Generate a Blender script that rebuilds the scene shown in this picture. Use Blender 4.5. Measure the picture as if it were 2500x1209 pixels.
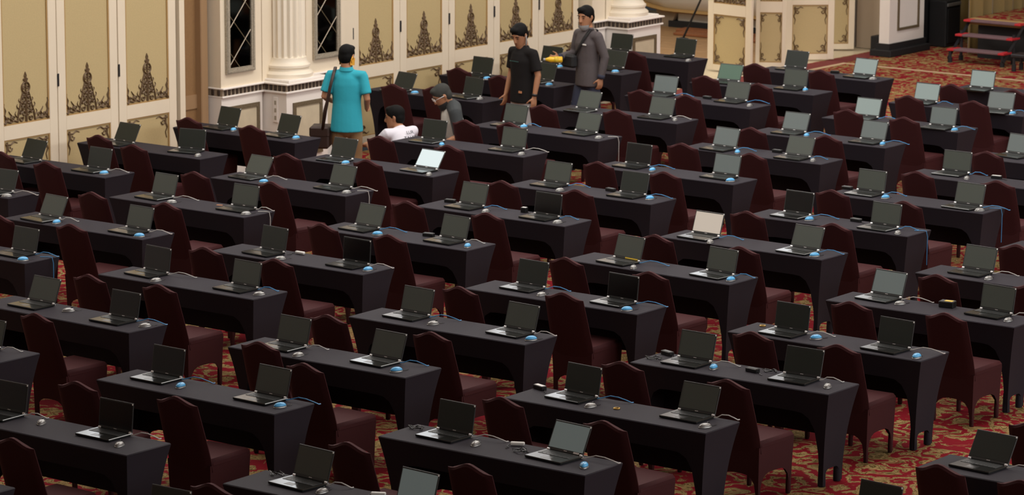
import bpy, math, random
from mathutils import Vector, Matrix

# ------------------------------------------------------------------ camera, world, lights, exposure
scene = bpy.context.scene
for o in list(bpy.data.objects):
    bpy.data.objects.remove(o)
COL = scene.collection
F_PX = 8186.5
CAM = Vector((15.592, -16.049, 6.529))
CR = Vector((0.79756, 0.603226, 0.003914))
CU = Vector((-0.116854, 0.148127, 0.98204))
CF = Vector((-0.591813, 0.783694, -0.18863))
cd = bpy.data.cameras.new('camera')
cam = bpy.data.objects.new('camera', cd)
COL.objects.link(cam)
cd.sensor_width = 36.0
cd.sensor_fit = 'HORIZONTAL'
cd.lens = F_PX / 2500.0 * 36.0
cd.clip_end = 200
cd.dof.use_dof = True
cd.dof.focus_distance = 26.5
cd.dof.aperture_fstop = 5.0
cam.matrix_world = Matrix(((CR.x, CU.x, -CF.x, CAM.x), (CR.y, CU.y, -CF.y, CAM.y), (CR.z, CU.z, -CF.z, CAM.z), (0, 0, 0, 1)))
scene.camera = cam

world = bpy.data.worlds.new('world')
scene.world = world
world.use_nodes = True
world.node_tree.nodes['Background'].inputs[0].default_value = (0.5, 0.55, 0.6, 1)
world.node_tree.nodes['Background'].inputs[1].default_value = 0.05

def area(name, loc, size, power, color, direction):
    d = bpy.data.lights.new(name, 'AREA')
    d.shape = 'RECTANGLE'
    d.size, d.size_y = size
    d.energy = power
    d.color = color
    o = bpy.data.objects.new(name, d)
    o.location = loc
    o.rotation_euler = Vector(direction).to_track_quat('-Z', 'Y').to_euler()
    COL.objects.link(o)
    return o

# rows of ceiling lamps along the hall and daylight from the high windows of the wall opposite the panels
for k, (lx, ly) in enumerate(((-5.5, 5), (-5.5, 13), (-5.5, 22), (2, 9), (2, 20))):
    area('ceiling_lamp', (lx, ly, 8.4), (2.6, 7.0), (320, 480, 290, 400, 290)[k], (1.0, 0.96, 0.91), (0, 0, -1))
area('window_daylight', (21.4, 10, 6.0), (30, 3.6), 2300, (0.94, 0.97, 1.0), (-1, 0, -0.1))
area('foyer_lamp', (-13.0, 22.6, 3.9), (2.0, 2.5), 190, (1.0, 0.92, 0.8), (0.1, 0, -1))

vs = scene.view_settings
vs.view_transform = 'Standard'
vs.look = 'None'
vs.gamma = 1.0
vs.exposure = 0.0
vs.use_curve_mapping = False
try:
    scene.cycles.use_denoising = True
except Exception:
    pass

random.seed(7)
PI = math.pi

# ------------------------------------------------------------------ materials
MATS = {}
def mat(name, color, rough=0.6, metal=0.0, spec=0.5, sheen=0.0, sheen_tint=(1, 1, 1), emit=None, estr=0.0,
        noise=None, bump=None, coat=0.0, trans=0.0):
    if name in MATS:
        return MATS[name]
    m = bpy.data.materials.new(name)
    m.use_nodes = True
    nt = m.node_tree
    b = nt.nodes['Principled BSDF']
    b.inputs['Base Color'].default_value = (*color, 1)
    b.inputs['Roughness'].default_value = rough
    b.inputs['Metallic'].default_value = metal
    b.inputs['Specular IOR Level'].default_value = spec
    b.inputs['Coat Weight'].default_value = coat
    if trans:
        b.inputs['Transmission Weight'].default_value = trans
    if sheen:
        b.inputs['Sheen Weight'].default_value = sheen
        b.inputs['Sheen Roughness'].default_value = 0.45
        b.inputs['Sheen Tint'].default_value = (*sheen_tint, 1)
    if emit:
        b.inputs['Emission Color'].default_value = (*emit, 1)
        b.inputs['Emission Strength'].default_value = estr
    if noise or bump:
        tc = nt.nodes.new('ShaderNodeTexCoord')
        n = nt.nodes.new('ShaderNodeTexNoise')
        n.inputs['Scale'].default_value = (noise or bump)[0]
        n.inputs['Detail'].default_value = 4
        nt.links.new(tc.outputs['Object'], n.inputs['Vector'])
        if noise:
            mix = nt.nodes.new('ShaderNodeMix')
            mix.data_type = 'RGBA'
            k = noise[1]
            mix.inputs['A'].default_value = (*[c * (1 - k) for c in color], 1)
            mix.inputs['B'].default_value = (*[min(1, c * (1 + k)) for c in color], 1)
            nt.links.new(n.outputs['Fac'], mix.inputs['Factor'])
            nt.links.new(mix.outputs['Result'], b.inputs['Base Color'])
        if bump:
            n2 = nt.nodes.new('ShaderNodeTexNoise')
            n2.inputs['Scale'].default_value = bump[0]
            nt.links.new(tc.outputs['Object'], n2.inputs['Vector'])
            bp = nt.nodes.new('ShaderNodeBump')
            bp.inputs['Strength'].default_value = bump[1]
            bp.inputs['Distance'].default_value = 0.01
            nt.links.new(n2.outputs['Fac'], bp.inputs['Height'])
            nt.links.new(bp.outputs['Normal'], b.inputs['Normal'])
    MATS[name] = m
    return m

def carpet_material():
    m = bpy.data.materials.new('carpet')
    m.use_nodes = True
    nt = m.node_tree
    L = nt.links.new
    b = nt.nodes['Principled BSDF']
    b.inputs['Roughness'].default_value = 0.95
    b.inputs['Specular IOR Level'].default_value = 0.1
    tc = nt.nodes.new('ShaderNodeTexCoord')
    warp = nt.nodes.new('ShaderNodeTexNoise')
    warp.inputs['Scale'].default_value = 4.2
    warp.inputs['Detail'].default_value = 2
    L(tc.outputs['Object'], warp.inputs['Vector'])
    add = nt.nodes.new('ShaderNodeVectorMath')
    add.operation = 'MULTIPLY_ADD'
    add.inputs[1].default_value = (0.42, 0.42, 0)
    L(warp.outputs['Color'], add.inputs[0])
    L(tc.outputs['Object'], add.inputs[2])
    vor = nt.nodes.new('ShaderNodeTexVoronoi')
    vor.feature = 'F1'
    vor.inputs['Scale'].default_value = 3.4
    L(add.outputs[0], vor.inputs['Vector'])
    # concentric scrolls inside every cell: gold leaf work on a red ground
    wave = nt.nodes.new('ShaderNodeMath'); wave.operation = 'MULTIPLY'; wave.inputs[1].default_value = 19.0
    L(vor.outputs['Distance'], wave.inputs[0])
    sn = nt.nodes.new('ShaderNodeMath'); sn.operation = 'SINE'
    L(wave.outputs[0], sn.inputs[0])
    leaf = nt.nodes.new('ShaderNodeTexNoise')
    leaf.inputs['Scale'].default_value = 15
    leaf.inputs['Detail'].default_value = 3
    leaf.inputs['Distortion'].default_value = 1.6
    L(add.outputs[0], leaf.inputs['Vector'])
    ma = nt.nodes.new('ShaderNodeMath'); ma.operation = 'MULTIPLY_ADD'; ma.inputs[1].default_value = 4.2; ma.inputs[2].default_value = -2.15
    L(leaf.outputs['Fac'], ma.inputs[0])
    sm = nt.nodes.new('ShaderNodeMath'); sm.operation = 'ADD'
    L(sn.outputs[0], sm.inputs[0]); L(ma.outputs[0], sm.inputs[1])
    r1 = nt.nodes.new('ShaderNodeValToRGB')
    r1.color_ramp.elements[0].position = 0.46; r1.color_ramp.elements[1].position = 0.54
    mr = nt.nodes.new('ShaderNodeMapRange'); mr.inputs['From Min'].default_value = -2; mr.inputs['From Max'].default_value = 2
    L(sm.outputs[0], mr.inputs['Value']); L(mr.outputs[0], r1.inputs['Fac'])
    mix = nt.nodes.new('ShaderNodeMix'); mix.data_type = 'RGBA'
    mix.inputs['A'].default_value = (0.21, 0.0075, 0.015, 1)
    gold = nt.nodes.new('ShaderNodeMix'); gold.data_type = 'RGBA'
    gold.inputs['A'].default_value = (0.36, 0.24, 0.10, 1)
    gold.inputs['B'].default_value = (0.10, 0.07, 0.018, 1)
    fine = nt.nodes.new('ShaderNodeTexNoise'); fine.inputs['Scale'].default_value = 34; fine.inputs['Distortion'].default_value = 2
    L(add.outputs[0], fine.inputs['Vector'])
    r2 = nt.nodes.new('ShaderNodeValToRGB'); r2.color_ramp.elements[0].position = 0.46; r2.color_ramp.elements[1].position = 0.60
    L(fine.outputs['Fac'], r2.inputs['Fac']); L(r2.outputs['Color'], gold.inputs['Factor'])
    L(r1.outputs['Color'], mix.inputs['Factor']); L(gold.outputs['Result'], mix.inputs['B'])
    L(mix.outputs['Result'], b.inputs['Base Color'])
    MATS['carpet'] = m
    return m

M = {}
M['carpet'] = carpet_material()
M['cloth'] = mat('black_stretch_cloth', (0.0185, 0.0152, 0.0208), 0.70, spec=0.15, sheen=0.05, sheen_tint=(0.72, 0.66, 0.78), bump=(260, 0.12))
M['maroon'] = mat('maroon_stretch_cover', (0.042, 0.0108, 0.0122), 0.75, spec=0.16, sheen=0.10, sheen_tint=(0.9, 0.28, 0.28), bump=(260, 0.1))
M['pad'] = mat('black_foot_pad', (0.006, 0.006, 0.006), 0.6)
M['lap_base'] = mat('laptop_gloss_black', (0.016, 0.017, 0.016), 0.14, spec=0.5)
M['lap_key'] = mat('laptop_keys', (0.022, 0.024, 0.023), 0.45, spec=0.5)
M['lap_pad'] = mat('laptop_touchpad', (0.02, 0.02, 0.02), 0.25)
M['lap_lid'] = mat('laptop_lid', (0.030, 0.032, 0.031), 0.45)
M['silver'] = mat('laptop_hinge_silver', (0.92, 0.92, 0.92), 0.28, metal=0.35)
M['white_pad'] = mat('pale_corner_sticker', (0.85, 0.84, 0.80), 0.5)
SCR = {
    'd': mat('screen_off_glossy', (0.0025, 0.003, 0.003), 0.2, spec=0.35),
    'k': mat('screen_off_dark', (0.020, 0.026, 0.021), 0.42, spec=0.4),
    'g': mat('screen_off_reflection', (0.072, 0.083, 0.070), 0.45, spec=0.4),  # grey veil of the reflected room put into the base colour
    'p': mat('screen_dim_reflection', (0.06, 0.07, 0.065), 0.4, emit=(0.60, 0.70, 0.66), estr=0.11),  # weak glow stands in for a pale reflection on the screen
    'P': mat('screen_bright_reflection', (0.06, 0.07, 0.065), 0.4, emit=(0.60, 0.72, 0.66), estr=0.34),  # stronger glow imitating a bright window reflected in the screen
    'W': mat('screen_white', (0.1, 0.1, 0.1), 0.4, emit=(0.80, 0.93, 0.93), estr=0.8),
    'B': mat('screen_beige', (0.1, 0.1, 0.1), 0.4, emit=(0.86, 0.72, 0.58), estr=0.55),
    'G': mat('screen_green', (0.05, 0.06, 0.05), 0.4, emit=(0.10, 0.30, 0.16), estr=0.26),
}
SCR['Y'] = SCR['g']
SCR['S'] = SCR['p']
M['blue_shell'] = mat('mouse_blue', (0.10, 0.44, 0.80), 0.3, coat=0.4)
M['silver_shell'] = mat('mouse_silver', (0.33, 0.33, 0.32), 0.32, metal=0.55)
M['blue_cable'] = mat('cable_blue', (0.05, 0.26, 0.55), 0.4)
M['white_cable'] = mat('cable_white', (0.55, 0.53, 0.50), 0.45)
M['black_plastic'] = mat('black_plastic', (0.010, 0.010, 0.010), 0.35)
M['white_plastic'] = mat('white_plastic', (0.75, 0.74, 0.70), 0.4)
M['yellow'] = mat('yellow_tape', (0.72, 0.50, 0.04), 0.5)
M['gold'] = mat('gold_ring', (0.65, 0.42, 0.10), 0.3, metal=0.8)
M['cream'] = mat('cream_paint', (0.80, 0.69, 0.53), 0.55, noise=(2.5, 0.05))
M['white_paint'] = mat('white_paint', (0.86, 0.80, 0.74), 0.5, noise=(2.5, 0.04))
M['tan'] = mat('tan_wallcovering', (0.52, 0.40, 0.20), 0.7, noise=(60, 0.10))
M['tan_brown'] = mat('brown_wallcovering', (0.26, 0.14, 0.055), 0.7, noise=(40, 0.12))
M['jamb_brown'] = mat('brown_wood_jamb', (0.33, 0.20, 0.10), 0.6)
M['gilt'] = mat('antique_gilt', (0.13, 0.075, 0.032), 0.55, metal=0.0)
M['moulding'] = mat('gold_brown_moulding', (0.42, 0.26, 0.10), 0.5)
M['frieze_dark'] = mat('dark_frieze_block', (0.045, 0.028, 0.018), 0.5)
M['frieze'] = mat('frieze_ground', (0.33, 0.26, 0.19), 0.5)
M['cream_light'] = mat('cream_column_paint', (0.84, 0.75, 0.61), 0.4)
M['jamb_beige'] = mat('beige_jamb', (0.48, 0.39, 0.29), 0.6)
M['marble'] = mat('beige_marble', (0.60, 0.52, 0.37), 0.35, noise=(9, 0.14))
M['silver_frame'] = mat('antique_silver_frame', (0.40, 0.35, 0.27), 0.45, metal=0.2, noise=(60, 0.5), bump=(70, 0.8))
M['dark_frame'] = mat('dark_bronze_frame', (0.14, 0.105, 0.06), 0.5, noise=(60, 0.5), bump=(60, 0.6))
M['mirror'] = mat('mirror_dark_reflection', (0.035, 0.033, 0.030), 0.05, metal=1.0)  # dark base colour imitates the reflection of the dim far side
M['lattice'] = mat('mirror_lattice', (0.42, 0.35, 0.27), 0.4, metal=0.3)
M['plaster'] = mat('pale_plaster', (0.78, 0.74, 0.66), 0.7)
M['wood'] = mat('oak_boards', (0.34, 0.20, 0.095), 0.5, noise=(7, 0.2))
M['redwood'] = mat('reddish_board', (0.25, 0.09, 0.035), 0.5, noise=(9, 0.2))
M['black'] = mat('matte_black', (0.008, 0.008, 0.009), 0.7)
M['speaker'] = mat('speaker_black', (0.010, 0.010, 0.011), 0.6, bump=(300, 0.2))
M['tread'] = mat('tread_carpet', (0.16, 0.09, 0.10), 0.8, noise=(120, 0.3))
M['red_edge'] = mat('red_edge_strip', (0.50, 0.02, 0.03), 0.5)
M['steel'] = mat('dark_steel', (0.045, 0.045, 0.05), 0.4, metal=0.6)
M['curtain'] = mat('gold_curtain', (0.20, 0.13, 0.035), 0.6, sheen=0.3)
M['skin'] = mat('skin', (0.40, 0.185, 0.095), 0.55)
M['hair'] = mat('black_hair', (0.004, 0.0038, 0.0036), 0.7, spec=0.15)
M['grey_hair'] = mat('grey_hair', (0.05, 0.05, 0.046), 0.8, spec=0.1)
M['eye'] = mat('eye_dark', (0.012, 0.009, 0.008), 0.3)
M['lip'] = mat('lips', (0.22, 0.075, 0.055), 0.5)
M['turquoise'] = mat('turquoise_polo', (0.022, 0.36, 0.46), 0.85, bump=(9, 0.5))
M['khaki'] = mat('khaki_trousers', (0.27, 0.155, 0.07), 0.85, bump=(9, 0.5))
M['leather'] = mat('brown_leather', (0.035, 0.017, 0.012), 0.45)
M['orange_mask'] = mat('orange_mask', (0.78, 0.36, 0.03), 0.7)
M['tee_black'] = mat('charcoal_tee', (0.010, 0.0085, 0.0085), 0.85, spec=0.2, bump=(9, 0.5))
M['grey_cloth'] = mat('light_grey_trousers', (0.42, 0.40, 0.40), 0.85)
M['grey_shirt'] = mat('grey_shirt', (0.085, 0.070, 0.072), 0.8, noise=(50, 0.15), bump=(9, 0.5))
M['navy'] = mat('dark_jeans', (0.022, 0.026, 0.05), 0.8)
M['white_tee'] = mat('white_tee', (0.74, 0.71, 0.78), 0.8, bump=(9, 0.4))
M['offwhite_tee'] = mat('offwhite_tee', (0.52, 0.50, 0.45), 0.8)
M['slate'] = mat('slate_sleeve', (0.035, 0.040, 0.042), 0.8)
M['mask_white'] = mat('pale_mask', (0.36, 0.36, 0.36), 0.7)
M['mask_black'] = mat('black_mask', (0.01, 0.01, 0.011), 0.7)
M['teal_print'] = mat('teal_print', (0.12, 0.34, 0.30), 0.7)
M['dark_print'] = mat('dark_print', (0.05, 0.055, 0.07), 0.7)
M['orange_patch'] = mat('orange_patch', (0.50, 0.22, 0.10), 0.7)
M['bottle'] = mat('yellow_bottle', (0.85, 0.52, 0.03), 0.25, coat=0.3)
M['bag_film'] = mat('lilac_plastic_film', (0.50, 0.44, 0.55), 0.4)
M['stripe'] = mat('cream_carpet_stripe', (0.50, 0.36, 0.22), 0.95)
M['red_border'] = mat('carpet_red_border', (0.16, 0.02, 0.018), 0.95, noise=(30, 0.4))

# ------------------------------------------------------------------ mesh building
class MB:
    def __init__(self):
        self.v, self.f = [], []
    def add(self, vs, fs):
        n = len(self.v)
        self.v += [tuple(p) for p in vs]
        self.f += [tuple(i + n for i in f) for f in fs]
        return self
    def box(self, x0, y0, z0, x1, y1, z1, c=0.0):
        if c <= 0:
            vs = [(x, y, z) for z in (z0, z1) for y in (y0, y1) for x in (x0, x1)]
            return self.add(vs, [(0, 2, 3, 1), (4, 5, 7, 6), (0, 1, 5, 4), (2, 6, 7, 3), (0, 4, 6, 2), (1, 3, 7, 5)])
        lo, hi = (x0, y0, z0), (x1, y1, z1)
        vs, idx = [], {}
        for sx in (0, 1):
            for sy in (0, 1):
                for sz in (0, 1):
                    s = (sx, sy, sz)
                    for a in range(3):
                        p = []
                        for b in range(3):
                            e = (lo, hi)[s[b]][b]
                            p.append(e if b == a else e + (c if s[b] == 0 else -c))
                        idx[(s, a)] = len(vs)
                        vs.append(tuple(p))
        fs = []
        for a in range(3):
            b, d = (a + 1) % 3, (a + 2) % 3
            for s in (0, 1):
                q = []
                for (u, w) in ((0, 0), (1, 0), (1, 1), (0, 1)):
                    t = [0, 0, 0]; t[a] = s; t[b] = u; t[d] = w
                    q.append(idx[(tuple(t), a)])
                fs.append(tuple(q if s else q[::-1]))
        for a in range(3):
            b, d = (a + 1) % 3, (a + 2) % 3
            for u in (0, 1):
                for w in (0, 1):
                    t0 = [0, 0, 0]; t0[b] = u; t0[d] = w
                    t1 = list(t0); t1[a] = 1
                    q = [idx[(tuple(t0), b)], idx[(tuple(t1), b)], idx[(tuple(t1), d)], idx[(tuple(t0), d)]]
                    fs.append(tuple(q if (u ^ w) else q[::-1]))
        for sx in (0, 1):
            for sy in (0, 1):
                for sz in (0, 1):
                    s = (sx, sy, sz)
                    q = (idx[(s, 0)], idx[(s, 1)], idx[(s, 2)])
                    fs.append(q if (sx + sy + sz) % 2 else q[::-1])
        return self.add(vs, fs)
    def loft(self, rings, cap=True, closed=True):
        n = len(rings[0])
        vs = [p for r in rings for p in r]
        fs = []
        for i in range(len(rings) - 1):
            for j in range(n if closed else n - 1):
                k = (j + 1) % n
                fs.append((i * n + j, i * n + k, (i + 1) * n + k, (i + 1) * n + j))
        if cap:
            fs.append(tuple(range(n))[::-1])
            fs.append(tuple((len(rings) - 1) * n + j for j in range(n)))
        return self.add(vs, fs)
    def tube(self, pts, rad, n=8, hint=None, cap=True):
        pts = [Vector(p) for p in pts]
        if not isinstance(rad, (list, tuple)):
            rad = [rad] * len(pts)
        rings = []
        prev = Vector(hint) if hint else None
        for i, p in enumerate(pts):
            d = (pts[min(i + 1, len(pts) - 1)] - pts[max(i - 1, 0)]).normalized()
            h = prev if prev is not None else (Vector((1, 0, 0)) if abs(d.x) < 0.8 else Vector((0, 1, 0)))
            a = (h - d * h.dot(d))
            if a.length < 1e-4:
                a = Vector((0, 1, 0)) - d * d.y
            a.normalize()
            b = d.cross(a)
            if hint is None:
                prev = a
            r = rad[i]
            ra, rb = r if isinstance(r, (tuple, list)) else (r, r)
            rings.append([p + a * (math.cos(2 * PI * k / n) * ra) + b * (math.sin(2 * PI * k / n) * rb) for k in range(n)])
        return self.loft(rings, cap)
    def capsule(self, pts, rad, n=10, hint=None):
        """tube with rounded ends"""
        pts = [Vector(p) for p in pts]
        g = lambda r, k: (r[0] * k, r[1] * k) if isinstance(r, (tuple, list)) else r * k
        m = lambda r: max(r) if isinstance(r, (tuple, list)) else r
        d0 = (pts[0] - pts[1]).normalized() * m(rad[0]); d1 = (pts[-1] - pts[-2]).normalized() * m(rad[-1])
        P = [pts[0] + d0 * 0.95, pts[0] + d0 * 0.6] + pts + [pts[-1] + d1 * 0.6, pts[-1] + d1 * 0.95]
        Rr = [g(rad[0], 0.25), g(rad[0], 0.78)] + list(rad) + [g(rad[-1], 0.78), g(rad[-1], 0.25)]
        return self.tube(P, Rr, n, hint)
    def lathe(self, prof, n=24, c=(0, 0), cap=True):
        rings = [[(c[0] + r * math.cos(2 * PI * k / n), c[1] + r * math.sin(2 * PI * k / n), z) for k in range(n)] for r, z in prof]
        return self.loft(rings, cap)
    def ellipsoid(self, c, r, nu=16, nv=10):
        rings = []
        for i in range(nv + 1):
            t = PI * (0.03 + 0.94 * i / nv) - PI / 2
            rings.append([(c[0] + r[0] * math.cos(t) * math.cos(2 * PI * k / nu), c[1] + r[1] * math.cos(t) * math.sin(2 * PI * k / nu),
                           c[2] + r[2] * math.sin(t)) for k in range(nu)])
        return self.loft(rings)
    def cyl(self, a, b, r, n=12):
        return self.tube([a, b], [r, r], n)
    def mesh(self, name, m, smooth=False):
        me = bpy.data.meshes.new(name)
        me.from_pydata(self.v, [], self.f)
        me.materials.append(m)
        if smooth:
            me.polygons.foreach_set('use_smooth', [True] * len(me.polygons))
            if smooth != 'all':
                try:
                    me.set_sharp_from_angle(angle=math.radians(40))
                except Exception:
                    pass
        me.update()
        return me

def obj(name, me, parent=None, loc=(0, 0, 0), rot=(0, 0, 0)):
    o = bpy.data.objects.new(name, me)
    o.location = loc
    o.rotation_euler = rot
    o.parent = parent
    COL.objects.link(o)
    return o

def tag(o, label=None, cat=None, group=None, kind=None):
    if label:
        o['label'] = label
    if cat:
        o['category'] = cat
    if group:
        o['group'] = group
    if kind:
        o['kind'] = kind
    return o

def thing(name, label, cat, loc=(0, 0, 0), rotz=0.0, group=None, kind=None):
    return tag(obj(name, None, None, loc, (0, 0, rotz)), label, cat, group, kind)

def lerp(a, b, t):
    return a + (b - a) * t

def remeshed(mb, name, m, voxel=0.009, smooth=5):
    """one continuous skin over overlapping closed shapes"""
    me = mb.mesh(name + '_raw', m)
    o = bpy.data.objects.new('tmp', me)
    COL.objects.link(o)
    r = o.modifiers.new('r', 'REMESH')
    r.mode = 'VOXEL'
    r.voxel_size = voxel
    s = o.modifiers.new('s', 'SMOOTH')
    s.iterations = smooth
    s.factor = 0.5
    bpy.context.view_layer.update()
    dg = bpy.context.evaluated_depsgraph_get()
    out = bpy.data.meshes.new_from_object(o.evaluated_get(dg))
    out.name = name
    out.polygons.foreach_set('use_smooth', [True] * len(out.polygons))
    if not out.materials:
        out.materials.append(m)
    bpy.data.objects.remove(o)
    bpy.data.meshes.remove(me)
    return out

def text_mesh(txt, size, m, name='lettering'):
    cu = bpy.data.curves.new('txt', 'FONT')
    cu.body = txt
    cu.size = size
    cu.align_x = 'CENTER'
    cu.extrude = 0.0015
    o = bpy.data.objects.new('tmp', cu)
    COL.objects.link(o)
    bpy.context.view_layer.update()
    me = bpy.data.meshes.new_from_object(o.evaluated_get(bpy.context.evaluated_depsgraph_get()))
    me.name = name
    bpy.data.objects.remove(o)
    me.materials.clear()
    me.materials.append(m)
    return me
# ------------------------------------------------------------------ positions read from the grid of the hall (metres)
TABLES = [
    (-3, 5, -8.889, 7.141, 0.012), (-3, 6, -8.981, 8.607, 0.01), (-3, 7, -9.01, 10.083, 0.004),
    (-3, 8, -8.947, 11.541, 0.004), (-3, 10, -9.157, 15.183, -0.005), (-3, 11, -9.246, 16.723, -0.009),
    (-3, 12, -9.252, 18.14, 0.0), (-3, 13, -9.28, 19.675, 0.001), (-2, 3, -6.389, 4.894, 0.007),
    (-2, 4, -6.355, 6.368, 0.012), (-2, 5, -6.368, 7.819, -0.011), (-2, 6, -6.36, 9.309, 0.002),
    (-2, 7, -6.389, 10.734, 0.006), (-2, 8, -6.413, 12.312, 0.006), (-2, 9, -6.415, 13.702, -0.005),
    (-2, 10, -6.454, 15.259, 0.008), (-2, 11, -6.421, 16.735, 0.003), (-2, 12, -6.437, 18.142, -0.001),
    (-2, 13, -6.437, 19.582, 0.006), (-1, 1, -3.696, 1.954, 0.0), (-1, 2, -3.658, 3.387, -0.021),
    (-1, 3, -3.745, 4.962, 0.01), (-1, 4, -3.699, 6.361, 0.004), (-1, 5, -3.666, 7.788, 0.011),
    (-1, 6, -3.684, 9.32, 0.013), (-1, 7, -3.714, 10.807, -0.0), (-1, 8, -3.709, 12.269, -0.004),
    (-1, 9, -3.68, 13.887, 0.001), (-1, 10, -3.705, 15.245, -0.003), (-1, 11, -3.629, 16.699, -0.005),
    (-1, 12, -3.638, 18.203, 0.004), (-1, 13, -3.64, 19.725, 0.0), (0, -1, -0.93, -1.045, 0.0),
    (0, 0, -0.934, 0.475, -0.002), (0, 1, -0.918, 2.007, -0.008), (0, 2, -0.904, 3.487, 0.006),
    (0, 3, -0.887, 4.961, 0.018), (0, 4, -0.85, 6.464, 0.015), (0, 5, -0.926, 8.005, -0.021),
    (0, 6, -0.893, 9.449, -0.016), (0, 7, -0.871, 10.888, 0.01), (0, 8, -0.902, 12.38, 0.004),
    (0, 9, -0.9, 13.885, 0.0), (0, 10, -0.92, 15.275, 0.0), (1, -1, 1.88, -0.995, 0.0),
    (1, 0, 1.877, 0.334, 0.011), (1, 1, 1.873, 1.974, 0.006), (1, 2, 1.861, 3.45, 0.007),
    (1, 3, 1.918, 5.003, 0.009), (1, 4, 1.896, 6.4, 0.005), (1, 5, 1.86, 7.959, 0.007),
    (1, 6, 1.853, 9.454, -0.005), (1, 7, 1.86, 10.945, 0.0), (2, 1, 5.32, 1.945, 0.0),
    (2, 2, 5.322, 3.556, -0.007), (2, 3, 5.32, 5.105, 0.0),
]
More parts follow.
